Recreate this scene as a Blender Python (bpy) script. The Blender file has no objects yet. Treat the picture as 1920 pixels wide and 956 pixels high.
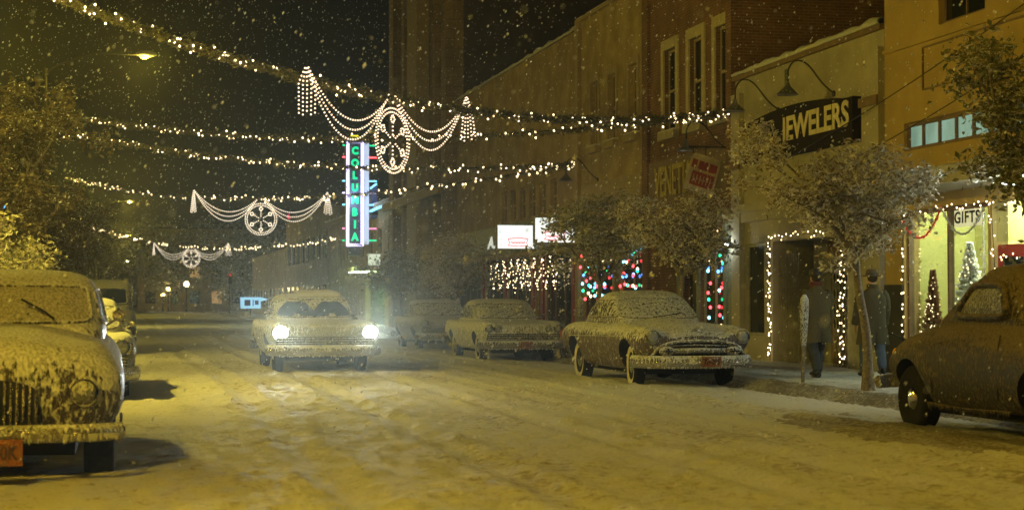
import bpy, bmesh, math, random
from mathutils import Vector, Matrix, noise
R = math.radians
sc = bpy.context.scene
COL = sc.collection
random.seed(7)

# ------------------------------------------------------------------ camera
YAW, PITCH = math.atan(730/3300), math.atan(87/3300)
cam_d = bpy.data.cameras.new("camera"); cam = bpy.data.objects.new("camera", cam_d); COL.objects.link(cam)
cam.location = (0, 0, 1.45); cam.rotation_euler = (R(90)+PITCH, 0, -YAW)
cam_d.sensor_width = 36; cam_d.lens = 36*3300/1920
cam_d.clip_start = .1; cam_d.clip_end = 2000
cam_d.dof.use_dof = True; cam_d.dof.focus_distance = 31; cam_d.dof.aperture_fstop = 2.8
sc.camera = cam

# ------------------------------------------------------------------ world, moon, exposure
world = bpy.data.worlds.new("World"); sc.world = world; world.use_nodes = True
wn = world.node_tree; bg = wn.nodes["Background"]
sky = wn.nodes.new("ShaderNodeTexSky"); sky.sky_type = 'NISHITA'; sky.sun_disc = False
sky.sun_elevation = R(28); sky.sun_rotation = R(-60)
wn.links.new(sky.outputs[0], bg.inputs[0]); bg.inputs[1].default_value = .00035
sun_d = bpy.data.lights.new("moonlight", 'SUN'); sun_d.energy = .004; sun_d.angle = R(.5); sun_d.color = (1, .93, .82)
sun = bpy.data.objects.new("moonlight", sun_d); COL.objects.link(sun); sun.rotation_euler = (R(62), 0, R(-60+180))
vs = sc.view_settings
vs.view_transform = 'Standard'; vs.look = 'None'; vs.exposure = 0.2; vs.gamma = 1.0; vs.use_curve_mapping = False
cy = sc.cycles
cy.use_denoising = True; cy.sample_clamp_indirect = 60.0; cy.sample_clamp_direct = 0
cy.max_bounces = 6; cy.diffuse_bounces = 2; cy.glossy_bounces = 2; cy.transmission_bounces = 3
cy.transparent_max_bounces = 12; cy.volume_bounces = 0
cy.caustics_reflective = False; cy.caustics_refractive = False

SODIUM = (1.0, .66, .13)
HAZE = .0006

# ------------------------------------------------------------------ tags
def tag(o, label, cat, group=None, kind=None):
    if label: o['label'] = label
    if cat: o['category'] = cat
    if group: o['group'] = group
    if kind: o['kind'] = kind
    return o
def thing(name, label, cat, loc=(0, 0, 0), rz=0, group=None):
    o = bpy.data.objects.new(name, None); COL.objects.link(o); o.empty_display_size = .2
    o.location = loc; o.rotation_euler = (0, 0, rz)
    return tag(o, label, cat, group)
def copy_tree(o, parent=None):
    c = o.copy(); COL.objects.link(c)
    if parent: c.parent = parent
    for ch in list(o.children): copy_tree(ch, c)
    return c

# ------------------------------------------------------------------ mesh collector
def crom(p0, p1, p2, p3, t):
    return tuple(.5*((2*b)+(c-a)*t+(2*a-5*b+4*c-d)*t*t+(3*b-a-3*c+d)*t**3) for a, b, c, d in zip(p0, p1, p2, p3))
def spline(pts, n):
    out = []
    for i in range(len(pts)-1):
        p0 = pts[i-1] if i else tuple(2*a-b for a, b in zip(pts[0], pts[1]))
        p3 = pts[i+2] if i+2 < len(pts) else tuple(2*a-b for a, b in zip(pts[-1], pts[-2]))
        for k in range(n): out.append(crom(p0, pts[i], pts[i+1], p3, k/n))
    out.append(tuple(pts[-1])); return out
class MB:
    def __init__(s): s.v = []; s.f = []; s.m = []; s.cm = 0
    def mat(s, i): s.cm = i; return s
    def vert(s, p): s.v.append(tuple(p)); return len(s.v)-1
    def face(s, ids): s.f.append(tuple(ids)); s.m.append(s.cm)
    def poly(s, pts): s.face([s.vert(p) for p in pts])
    def box(s, x0, y0, z0, x1, y1, z1):
        i = [s.vert(p) for p in ((x0,y0,z0),(x1,y0,z0),(x1,y1,z0),(x0,y1,z0),(x0,y0,z1),(x1,y0,z1),(x1,y1,z1),(x0,y1,z1))]
        for q in ((0,3,2,1),(4,5,6,7),(0,1,5,4),(1,2,6,5),(2,3,7,6),(3,0,4,7)): s.face([i[k] for k in q])
        return s
    def grid(s, rows, closed_u=False, cap0=False, cap1=False):
        ids = [[s.vert(p) for p in r] for r in rows]
        for a, b in zip(ids, ids[1:]):
            n = len(a)
            for k in range(n if closed_u else n-1):
                s.face((a[k], a[(k+1) % n], b[(k+1) % n], b[k]))
        if cap0: s.face(ids[0][::-1])
        if cap1: s.face(ids[-1])
        return s
    def tube(s, pts, r, n=8, caps=True):
        pts = [Vector(p) for p in pts]; rows = []; up = None
        for i, p in enumerate(pts):
            d = (pts[min(i+1, len(pts)-1)]-pts[max(i-1, 0)]).normalized()
            if up is None: up = Vector((0, 0, 1)) if abs(d.z) < .9 else Vector((1, 0, 0))
            a = d.cross(up).normalized(); b = a.cross(d).normalized(); up = b
            rr = r[i] if isinstance(r, (list, tuple)) else r
            rows.append([p+(a*math.cos(2*math.pi*k/n)+b*math.sin(2*math.pi*k/n))*rr for k in range(n)])
        return s.grid(rows, True, caps, caps)
    def lathe(s, prof, o=(0, 0, 0), ax='Z', n=20, sx=1, sy=1):
        rows = []
        for r, h in prof:
            row = []
            for k in range(n):
                a = 2*math.pi*k/n; c, d = r*math.cos(a)*sx, r*math.sin(a)*sy
                q = (c, d, h) if ax == 'Z' else ((h, c, d) if ax == 'X' else (d, h, c))
                row.append((o[0]+q[0], o[1]+q[1], o[2]+q[2]))
            rows.append(row)
        return s.grid(rows, True, True, True)
    def ball(s, c, r, n=8, m=6, sc3=(1, 1, 1)):
        prof = [(max(math.sin(math.pi*i/m), .02)*r, -math.cos(math.pi*i/m)*r) for i in range(m+1)]
        rows = [[(c[0]+rr*math.cos(2*math.pi*k/n)*sc3[0], c[1]+rr*math.sin(2*math.pi*k/n)*sc3[1], c[2]+h*sc3[2]) for k in range(n)] for rr, h in prof]
        return s.grid(rows, True, True, True)
    def octa(s, c, r):
        x, y, z = c; i = [s.vert(p) for p in ((x-r,y,z),(x+r,y,z),(x,y-r,z),(x,y+r,z),(x,y,z-r),(x,y,z+r))]
        for q in ((0,2,5),(2,1,5),(1,3,5),(3,0,5),(2,0,4),(1,2,4),(3,1,4),(0,3,4)): s.face([i[k] for k in q])
        return s
    def add_text(s, body, size, M, extrude=.01, bold=0.0, shear=0, spacing=1.0, width=None, height=None):
        cu = bpy.data.curves.new("t", 'FONT'); cu.body = body; cu.size = size; cu.extrude = extrude
        cu.offset = bold; cu.shear = shear; cu.space_character = spacing; cu.resolution_u = 4
        ob = bpy.data.objects.new("t", cu); COL.objects.link(ob)
        dg = bpy.context.evaluated_depsgraph_get(); me = bpy.data.meshes.new_from_object(ob.evaluated_get(dg))
        bpy.data.objects.remove(ob); bpy.data.curves.remove(cu)
        vs_ = [v.co.copy() for v in me.vertices]
        if vs_:
            x0, x1 = min(v.x for v in vs_), max(v.x for v in vs_); y0, y1 = min(v.y for v in vs_), max(v.y for v in vs_)
            sx = width/(x1-x0) if width else 1; sy = height/(y1-y0) if height else 1
            base = len(s.v)
            for v in vs_: s.v.append(tuple(M @ Vector(((v.x-(x0+x1)/2)*sx, (v.y-(y0+y1)/2)*sy, v.z))))
            for p in me.polygons: s.face([base+i for i in p.vertices])
        bpy.data.meshes.remove(me); return s
    def build(s, name, mats, parent=None, smooth=40, label=None, kind=None, loc=None):
        me = bpy.data.meshes.new(name); me.from_pydata(s.v, [], s.f)
        mats = mats if isinstance(mats, (list, tuple)) else [mats]
        for m in mats: me.materials.append(m)
        if len(mats) > 1: me.polygons.foreach_set("material_index", s.m)
        if smooth:
            me.polygons.foreach_set("use_smooth", [True]*len(me.polygons)); me.set_sharp_from_angle(angle=R(smooth))
        me.update()
        o = bpy.data.objects.new(name, me); COL.objects.link(o)
        if parent: o.parent = parent
        if label: o['label'] = label
        if kind: o['kind'] = kind
        if loc: o.location = loc
        return o
def fix_normals(o):
    bm = bmesh.new(); bm.from_mesh(o.data); bmesh.ops.remove_doubles(bm, verts=bm.verts, dist=1e-5)
    bmesh.ops.recalc_face_normals(bm, faces=bm.faces); bm.to_mesh(o.data); bm.free()
def bake(o):
    dg = bpy.context.evaluated_depsgraph_get(); me = bpy.data.meshes.new_from_object(o.evaluated_get(dg))
    o.modifiers.clear(); o.data = me; return o
STREET = lambda x, y, z: Matrix(((0, 0, -1, x), (-1, 0, 0, y), (0, 1, 0, z), (0, 0, 0, 1)))     # lettering on a wall facing the street
DOWN = lambda x, y, z: Matrix(((1, 0, 0, x), (0, 0, -1, y), (0, 1, 0, z), (0, 0, 0, 1)))        # lettering facing down the street

# ------------------------------------------------------------------ materials
def new_mat(name):
    m = bpy.data.materials.new(name); m.use_nodes = True; nt = m.node_tree
    return m, nt, nt.nodes["Principled BSDF"]
def N(nt, t, **k):
    n = nt.nodes.new(t)
    for a, b in k.items():
        if a.startswith('i_'): n.inputs[int(a[2:])].default_value = b
        else: setattr(n, a, b)
    return n
def L(nt, a, b): nt.links.new(a, b)
def noise_n(nt, vec, scale, detail=4, rough=.6):
    n = N(nt, 'ShaderNodeTexNoise'); n.inputs['Scale'].default_value = scale
    n.inputs['Detail'].default_value = detail; n.inputs['Roughness'].default_value = rough
    if vec is not None: L(nt, vec, n.inputs['Vector'])
    return n.outputs['Fac']
def math_n(nt, op, a, b=None, clamp=False):
    n = N(nt, 'ShaderNodeMath', operation=op, use_clamp=clamp)
    for i, q in enumerate((a, b)):
        if q is None: continue
        if isinstance(q, (int, float)): n.inputs[i].default_value = q
        else: L(nt, q, n.inputs[i])
    return n.outputs[0]
def ramp(nt, fac, stops):
    n = N(nt, 'ShaderNodeValToRGB'); L(nt, fac, n.inputs[0]); e = n.color_ramp.elements
    while len(e) < len(stops): e.new(.5)
    for q, (p, c) in zip(e, stops): q.position = p; q.color = (*c, 1) if len(c) == 3 else c
    return n.outputs[0]
def maprange(nt, v, a, b, c=0., d=1.):
    n = N(nt, 'ShaderNodeMapRange', interpolation_type='SMOOTHSTEP'); L(nt, v, n.inputs[0])
    for i, q in enumerate((a, b, c, d)): n.inputs[i+1].default_value = q
    return n.outputs[0]
def mixc(nt, f, a, b):
    n = N(nt, 'ShaderNodeMix', data_type='RGBA')
    for i, q in ((0, f), (6, a), (7, b)):
        if isinstance(q, (int, float)): n.inputs[i].default_value = q
        elif isinstance(q, tuple): n.inputs[i].default_value = (*q, 1)
        else: L(nt, q, n.inputs[i])
    return n.outputs[2]
def bump(nt, bsdf, h, strength=.5, dist=.02, prev=None):
    n = N(nt, 'ShaderNodeBump'); n.inputs['Strength'].default_value = strength; n.inputs['Distance'].default_value = dist
    L(nt, h, n.inputs['Height'])
    if prev is not None: L(nt, prev, n.inputs['Normal'])
    L(nt, n.outputs[0], bsdf.inputs['Normal']); return n.outputs[0]
def coords(nt, scale=(1, 1, 1)):
    t = N(nt, 'ShaderNodeTexCoord'); m = N(nt, 'ShaderNodeMapping'); m.inputs['Scale'].default_value = scale
    L(nt, t.outputs['Object'], m.inputs[0]); return m.outputs[0]
def plain(name, c, rough=.6, metal=0., var=.25, scale=6, bmp=.15, spec=.4):
    m, nt, b = new_mat(name); v = coords(nt)
    f = noise_n(nt, v, scale, 5, .65); lo = tuple(x*(1-var) for x in c); hi = tuple(min(x*(1+var), .95) for x in c)
    L(nt, ramp(nt, f, [(.3, lo), (.7, hi)]), b.inputs['Base Color'])
    b.inputs['Roughness'].default_value = rough; b.inputs['Metallic'].default_value = metal; b.inputs['Specular IOR Level'].default_value = spec
    if bmp: bump(nt, b, noise_n(nt, v, scale*9, 3), bmp, .01)
    return m
def frosted(name, paint, amount=.5, rough=.3, fine=24, metal=0., snow=(.78, .78, .76), side=1.0):
    """car paint under clinging wet snow: more of it on faces that look up, specks on the sides"""
    m, nt, b = new_mat(name); v = coords(nt, (1, 1, .45))
    g = N(nt, 'ShaderNodeNewGeometry'); sx = N(nt, 'ShaderNodeSeparateXYZ'); L(nt, g.outputs['Normal'], sx.inputs[0])
    up = maprange(nt, sx.outputs[2], -.1, .75)
    n1 = noise_n(nt, v, fine, 3, .7); n2 = noise_n(nt, coords(nt), 3.2, 4, .6)
    h = math_n(nt, 'ADD', math_n(nt, 'MULTIPLY', n1, 1.9), math_n(nt, 'MULTIPLY', n2, .4))
    h = math_n(nt, 'ADD', h, math_n(nt, 'MULTIPLY', up, .42))
    f = maprange(nt, h, 1.52-amount*.8, 1.7-amount*.8)
    n3 = noise_n(nt, coords(nt, (1, 1, .6)), fine*1.7, 2, .5)
    sn = ramp(nt, n3, [(.34, tuple(x*.5 for x in snow)), (.62, snow)])
    L(nt, mixc(nt, f, paint, sn), b.inputs['Base Color'])
    L(nt, maprange(nt, f, 0, 1, rough, .85), b.inputs['Roughness'])
    if metal: L(nt, maprange(nt, f, 0, .6, metal, 0), b.inputs['Metallic'])
    bump(nt, b, math_n(nt, 'ADD', f, n3), .9, .03)
    return m
def emit(name, c, s, sample=False):
    m, nt, b = new_mat(name); b.inputs['Base Color'].default_value = (*[x*.5 for x in c], 1)
    b.inputs['Emission Color'].default_value = (*c, 1); b.inputs['Emission Strength'].default_value = s
    if not sample: m.cycles.emission_sampling = 'NONE'
    return m
def brick(name, c1, c2, mortar, bw=.21, bh=.07, ms=.012, rough=.85, dirt=.65):
    m, nt, b = new_mat(name)
    t = N(nt, 'ShaderNodeTexCoord'); s = N(nt, 'ShaderNodeSeparateXYZ'); L(nt, t.outputs['Object'], s.inputs[0])
    c = N(nt, 'ShaderNodeCombineXYZ'); L(nt, math_n(nt, 'ADD', s.outputs[0], s.outputs[1]), c.inputs[0]); L(nt, s.outputs[2], c.inputs[1])
    k = N(nt, 'ShaderNodeTexBrick'); L(nt, c.outputs[0], k.inputs['Vector']); k.inputs['Scale'].default_value = 1
    k.inputs['Brick Width'].default_value = bw; k.inputs['Row Height'].default_value = bh; k.inputs['Mortar Size'].default_value = ms
    k.inputs['Color1'].default_value = (*c1, 1); k.inputs['Color2'].default_value = (*c2, 1); k.inputs['Mortar'].default_value = (*mortar, 1)
    d = maprange(nt, noise_n(nt, t.outputs['Object'], 1.1, 6, .65), .35, .7)
    dk = N(nt, 'ShaderNodeMix', data_type='RGBA', blend_type='MULTIPLY'); dk.inputs[0].default_value = dirt
    L(nt, k.outputs['Color'], dk.inputs[6]); L(nt, ramp(nt, d, [(0, (.45, .42, .38)), (1, (1, 1, 1))]), dk.inputs[7])
    L(nt, dk.outputs[2], b.inputs['Base Color']); b.inputs['Roughness'].default_value = rough
    bump(nt, b, math_n(nt, 'SUBTRACT', noise_n(nt, t.outputs['Object'], 40, 3), k.outputs['Fac']), .6, .012)
    return m
def snow_mat(name, c=(.74, .73, .71), dirt=(.36, .31, .25), amount=.5, s=1.0):
    m, nt, b = new_mat(name); v = coords(nt); vs_ = coords(nt, (1, .35, 1))
    a = noise_n(nt, vs_, .8*s, 6, .7); f2 = noise_n(nt, v, 9*s, 6, .75); f3 = noise_n(nt, v, 45*s, 4, .7)
    h = math_n(nt, 'ADD', math_n(nt, 'MULTIPLY', a, .42), math_n(nt, 'MULTIPLY', f2, .58))
    f = maprange(nt, h, .6-amount*.3, .74-amount*.3)
    grain = ramp(nt, f3, [(.3, tuple(x*.8 for x in c)), (.7, c)])
    L(nt, mixc(nt, f, dirt, grain), b.inputs['Base Color'])
    L(nt, maprange(nt, f, 0, 1, .55, .8), b.inputs['Roughness']); b.inputs['Specular IOR Level'].default_value = .06
    p = bump(nt, b, f2, .9, .06); bump(nt, b, f3, .9, .02, p)
    return m
def leaf_mat(name, c1, c2, snow=.45):
    m, nt, b = new_mat(name); v = coords(nt)
    g = N(nt, 'ShaderNodeNewGeometry'); sx = N(nt, 'ShaderNodeSeparateXYZ'); L(nt, g.outputs['True Normal'], sx.inputs[0])
    up = math_n(nt, 'ABSOLUTE', sx.outputs[2])
    n1 = noise_n(nt, v, 9, 3); n2 = noise_n(nt, v, 60, 2)
    base = ramp(nt, n1, [(.35, c1), (.65, c2)])
    h = math_n(nt, 'ADD', math_n(nt, 'MULTIPLY', up, .5), math_n(nt, 'MULTIPLY', n2, .9))
    f = maprange(nt, h, 1.1-snow*.6, 1.25-snow*.6)
    L(nt, mixc(nt, f, base, (.78, .76, .71)), b.inputs['Base Color']); b.inputs['Roughness'].default_value = .75
    tr = N(nt, 'ShaderNodeBsdfTranslucent'); L(nt, base, tr.inputs[0]); mx = N(nt, 'ShaderNodeMixShader'); mx.inputs[0].default_value = .22
    L(nt, b.outputs[0], mx.inputs[1]); L(nt, tr.outputs[0], mx.inputs[2]); L(nt, mx.outputs[0], nt.nodes['Material Output'].inputs[0])
    return m
def glass(name, tint=(.9, .95, .92), gloss=.12):
    m, nt, b = new_mat(name); t = N(nt, 'ShaderNodeBsdfTransparent'); t.inputs[0].default_value = (*tint, 1)
    g = N(nt, 'ShaderNodeBsdfGlossy'); g.inputs['Roughness'].default_value = .04; mx = N(nt, 'ShaderNodeMixShader'); mx.inputs[0].default_value = gloss
    L(nt, t.outputs[0], mx.inputs[1]); L(nt, g.outputs[0], mx.inputs[2]); L(nt, mx.outputs[0], nt.nodes['Material Output'].inputs[0])
    return m
M = dict(
    snow=snow_mat('trodden_snow', (.82, .81, .79), (.38, .32, .24), amount=.8), walk=snow_mat('walked_snow', (.72, .73, .74), (.36, .34, .31), .7), drift=snow_mat('clean_snow', amount=1.3),
    slush=snow_mat('slush', (.68, .65, .6), (.27, .22, .17), .55, 2.2), earth=plain('dark_ground', (.1, .1, .08), .95),
    kerb=snow_mat('snowy_kerb', (.62, .6, .56), (.2, .18, .15), .5, 2),
    brickred=brick('red_brick', (.25, .11, .062), (.185, .08, .048), (.24, .18, .12)),
    bricktan=brick('painted_tan_brick', (.5, .385, .19), (.47, .355, .17), (.42, .32, .16), ms=.008),
    brickbrn=brick('dull_brown_brick', (.47, .36, .17), (.44, .33, .15), (.4, .3, .14), ms=.008),
    bricktall=brick('dark_stone_block', (.36, .26, .14), (.31, .22, .12), (.22, .16, .09), .9, .4, .015),
    cream=plain('cream_stucco', (.34, .31, .235), .85, var=.18, scale=1.3, bmp=.3), ochre=plain('ochre_stucco', (.38, .27, .095), .85, var=.16, scale=1.1, bmp=.3),
    trim=plain('pale_trim', (.46, .4, .24), .7, var=.15), trim2=plain('tan_trim', (.36, .28, .16), .75, var=.15),
    woodgreen=plain('grey_green_paint', (.2, .22, .17), .6), brownpaint=plain('brown_paint', (.16, .1, .055), .6), dkgreen=plain('dark_green_board', (.03, .055, .045), .5),
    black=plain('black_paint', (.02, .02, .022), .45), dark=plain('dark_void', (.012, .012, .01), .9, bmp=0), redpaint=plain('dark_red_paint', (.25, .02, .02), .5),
    roof=plain('roof_tar', (.06, .055, .05), .9), darkglass=plain('dark_pane', (.015, .018, .016), .07, var=.3, scale=2, bmp=0, spec=.6),
    glass=glass('shop_glass'), iron=plain('dark_iron', (.05, .047, .042), .45, .6), steel=plain('dull_steel', (.3, .29, .27), .4, .8),
    greywood=plain('weathered_jamb', (.28, .27, .21), .7), bark=plain('snowy_bark', (.19, .16, .12), .9, var=.6, scale=25, bmp=.6),
    rubber=plain('tyre_rubber', (.016, .015, .014), .9, var=.5, scale=14, bmp=.4, spec=.1), whitewall=plain('cream_tyre_wall', (.5, .47, .4), .7),
    chrome=frosted('frosted_chrome', (.45, .43, .41), .3, .14, 26, 1.0), chrome_clean=plain('chrome', (.62, .6, .56), .1, 1., var=.1, bmp=.05),
    plate=frosted('orange_plate', (.3, .1, .03), .3, .5, 40), platetxt=plain('plate_ink', (.06, .03, .03), .6), under=plain('underbody', (.015, .014, .013), .9),
    leafbrown=leaf_mat('frosted_brown_leaves', (.2, .15, .08), (.3, .23, .125), .9), leafgreen=leaf_mat('frosted_green_leaves', (.08, .09, .035), (.16, .14, .06), .65),
    leafdusk=leaf_mat('dusky_brown_leaves', (.1, .078, .042), (.17, .13, .07), .5), leafolive=leaf_mat('olive_leaves', (.2, .19, .055), (.3, .27, .09), .85), tinsel=leaf_mat('garland_needles', (.12, .12, .045), (.2, .17, .07), .5),
    wire=plain('black_wire', (.02, .02, .02), .6, bmp=0), bulb=emit('warm_bulb', (1, .76, .42), 5), bulbfar=emit('warm_bulb_far', (1, .76, .42), 3.2),
    rope=emit('cream_bulb', (1, .74, .5), 1.9), ropefar=emit('cream_bulb_far', (1, .84, .62), 1.25),
    red=emit('red_bulb', (1, .05, .06), 6), green=emit('green_bulb', (.02, .9, .35), 4), blue=emit('blue_bulb', (.08, .3, 1), 6), cyan=emit('cyan_bulb', (.2, .8, 1), 6),
    coat=plain('grey_green_wool', (.08, .068, .038), .95, var=.2, scale=30), trousers=plain('dark_trousers', (.035, .038, .045), .9), jeans=plain('blue_jeans', (.06, .085, .14), .9),
    coat2=plain('dark_grey_wool', (.06, .052, .032), .95, var=.2, scale=30), hat=plain('black_felt', (.025, .024, .022), .9), brownhat=plain('brown_felt', (.09, .07, .045), .9),
    scarf=plain('maroon_scarf', (.09, .025, .02), .95), skin=plain('skin', (.5, .3, .21), .55, bmp=0), shoe=plain('black_leather', (.015, .015, .015), .4), hair=plain('dark_hair', (.03, .02, .015), .7),
    signblack=plain('black_sign_board', (.022, .018, .02), .9, spec=.1), signcream=plain('cream_lettering', (.62, .55, .3), .6, var=.12), signyellow=plain('yellow_lettering', (.42, .34, .07), .6),
    signwhite=plain('off_white_sign', (.34, .29, .18), .7), signred=plain('red_sign_panel', (.2, .032, .022), .6),
)
# ------------------------------------------------------------------ setting: ground, road, pavements
FX, KR, KL, FL = 13.55, 10.2, -2.15, -5.4        # right facades, right kerb, left kerb, left facades
def crown(x): return .13*max(0., 1-((x-4.0)/6.2)**2)
def fbm(x, y, z=0., o=4):
    a, s, t = 1., 1., 0.
    for _ in range(o): t += a*noise.noise(Vector((x*s, y*s, z))); a *= .5; s *= 2.1
    return t
mb = MB(); mb.poly([(-400, -100, -.12), (400, -100, -.12), (400, 900, -.12), (-400, 900, -.12)])
tag(mb.build('ground', M['earth'], smooth=0), None, None, kind='structure')
def ys_list(y0, y1, near, far_y, grow):
    out = [y0]; s = near
    while out[-1] < y1:
        if out[-1] > far_y: s *= grow
        out.append(out[-1]+s)
    return out
rf = random.Random(3); prints = []
for _ in range(900):
    prints.append((rf.uniform(KL, KR), 7+rf.random()**1.5*40, rf.uniform(.05, .13), rf.uniform(.012, .04)))
pg = {}
for p in prints: pg.setdefault((int(p[0]//.5), int(p[1]//.5)), []).append(p)
def road_z(x, y):
    z = crown(x)
    k = 1 if y < 60 else .4
    z += k*(.016*fbm(x*1.1, y*.3)+.008*fbm(x*4.5, y*3, 3.)+.013*fbm(x*12, y*10, 7., 3)+.07*max(0., fbm(x*4.3, y*3.6, 11., 3)-.35)-.03*max(0., fbm(x*3.1, y*2.7, 17., 3)-.4))
    for tx in (2.95, 4.5, 6.6, 1.6, 7.9, 5.6):
        q = abs(x-tx-.25*noise.noise(Vector((tx, y*.05, 1))));  z += .022*math.exp(-((q-.26)/.1)**2)*(1+noise.noise(Vector((x*3, y*1.5, tx))))-.03*math.exp(-(q/.15)**2)
    cx, cy_ = int(x//.5), int(y//.5)
    for i in (-1, 0, 1):
        for j in (-1, 0, 1):
            for (px, py, r, dp) in pg.get((cx+i, cy_+j), ()):
                d2 = ((x-px)**2+(y-py)**2*.6)/(r*r)
                if d2 < 4: z += dp*(.45*math.exp(-(d2-1.6)**2*1.5)-math.exp(-d2*1.4))
    return z
rows = []
for y in ys_list(-4, 420, .075, 46, 1.06):
    step = 165
    rows.append([(KL+(KR-KL)*i/step, y, road_z(KL+(KR-KL)*i/step, y)) for i in range(step+1)])
mb = MB(); mb.grid(rows); tag(mb.build('road', M['snow'], smooth=180), None, None, kind='structure')
def pavement(name, x0, x1, mat):
    rows = []
    for y in ys_list(-4, 420, .16, 50, 1.08):
        rows.append([(x0+(x1-x0)*i/30, y, .165+.02*fbm((x0+(x1-x0)*i/30)*2, y*1.4, 5)+.008*fbm((x0+(x1-x0)*i/30)*9, y*8, 9, 2)) for i in range(31)])
    mb = MB(); mb.grid(rows); tag(mb.build(name, mat, smooth=180), None, None, kind='structure')
pavement('pavement_right', KR+.16, FX+3.0, M['walk']); pavement('pavement_left', FL-.5, KL-.16, M['walk'])
def kerb(name, xa, side):
    rows = []
    for y in ys_list(-4, 420, .12, 50, 1.08):
        w = .03*fbm(y*1.7, 3.1, xa); h = .17+.025*fbm(y*2.3, 1.2, xa)
        s = -side
        rows.append([(xa+s*(.24+w), y, .0+crown(xa)), (xa+s*(.10+w), y, .055+h*.2), (xa+s*.02, y, h*.75), (xa-s*.06, y, h), (xa-s*.14, y, h+.01), (xa-s*.22, y, .15)])
    mb = MB(); mb.grid(rows); o = mb.build(name, M['kerb'], smooth=180); tag(o, None, None, kind='structure')
kerb('kerb_right', KR, 1); kerb('kerb_left', KL, -1)
# slush thrown up where the near coupe pulled in
def slush_patch(name, cx, cy_, lx, ly, seed):
    rows = []
    for i in range(41):
        v = i/40*2-1; row = []
        for k in range(41):
            u = k/40*2-1; x, y = cx+u*lx, cy_+v*ly
            e = max(0, 1-(u*u+v*v))*1.6+.5*fbm(x*2.2, y*1.2, seed)
            row.append((x, y, road_z(x, y)-.012+.03*min(max(e, 0), 1)+.006*fbm(x*9, y*9, seed)))
        rows.append(row)
    mb = MB(); mb.grid(rows); tag(mb.build(name, M['slush'], smooth=180), None, None, kind='structure')
slush_patch('slush', 8.0, 17.2, 1.0, 3.2, 2.); 

# ------------------------------------------------------------------ buildings
def holes_wall(mb, y0, y1, z0, z1, holes, x=FX, th=.3, axis='x'):
    ys = sorted({y0, y1, *[h[0] for h in holes], *[h[1] for h in holes]}); zs = sorted({z0, z1, *[h[2] for h in holes], *[h[3] for h in holes]})
    inh = lambda y, z: any(h[0] < y < h[1] and h[2] < z < h[3] for h in holes)
    P = (lambda a, y, z: (a, y, z))
    for a, b in zip(ys, ys[1:]):
        for c, d in zip(zs, zs[1:]):
            if inh((a+b)/2, (c+d)/2): continue
            mb.poly([P(x, a, c), P(x, a, d), P(x, b, d), P(x, b, c)]); mb.poly([P(x+th, a, c), P(x+th, b, c), P(x+th, b, d), P(x+th, a, d)])
    for (a, b, c, d) in holes:
        for q in (((a, c), (a, d)), ((b, d), (b, c)), ((a, d), (b, d)), ((b, c), (a, c))):
            (ya, za), (yb, zb) = q
            mb.poly([(x, ya, za), (x, yb, zb), (x+th, yb, zb), (x+th, ya, za)])
    for q in (((y0, z0), (y0, z1)), ((y1, z1), (y1, z0)), ((y0, z1), (y1, z1))):
        (ya, za), (yb, zb) = q; mb.poly([(x, ya, za), (x, yb, zb), (x+th, yb, zb), (x+th, ya, za)])
def shell(b, y0, y1, h, holes, mat, depth=14, th=.3, parapet=.5, z0=.0, floor=3.75, sidemat=None):
    mb = MB(); holes_wall(mb, y0, y1, z0, h, holes)
    b_ = mb.build('wall', mat, b, smooth=0)
    mb = MB(); X0, X1 = FX+th+.002, FX+depth
    mb.box(X0, y0+.004, z0, X1, y0+.24, h-.004); mb.box(X0, y1-.24, z0, X1, y1-.004, h-.004); mb.box(X1-.24, y0+.25, z0, X1-.002, y1-.25, h-.01)
    mb.build('side_wall', sidemat or mat, b, smooth=0)
    mb = MB(); mb.box(X0+.005, y0+.245, h-parapet-.25, X1-.245, y1-.245, h-parapet); mb.build('roof', M['roof'], b, smooth=0)
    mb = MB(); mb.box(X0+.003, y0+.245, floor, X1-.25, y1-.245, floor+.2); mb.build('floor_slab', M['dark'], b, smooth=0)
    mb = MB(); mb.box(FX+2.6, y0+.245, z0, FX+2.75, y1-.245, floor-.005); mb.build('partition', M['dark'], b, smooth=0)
    return b_
def snow_cap(b, y0, y1, h, x0=FX-.06, x1=FX+.4, th=.09, seed=1):
    rows = []; n = max(6, int((y1-y0)/.12))
    for i in range(n+1):
        y = y0+(y1-y0)*i/n; t = th*(1+.7*fbm(y*1.3, seed, 2.)); w = .03*fbm(y*2, seed, 5.)
        rows.append([(x0+w, y, h+.003), (x0-.02+w, y, h+t*.5), (x0+.07, y, h+t), ((x0+x1)/2, y, h+t*1.15), (x1-.05, y, h+t*.9), (x1, y, h+.003)])
    mb = MB(); mb.grid(rows); mb.build('parapet_snow', M['drift'], b, smooth=180)
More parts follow.
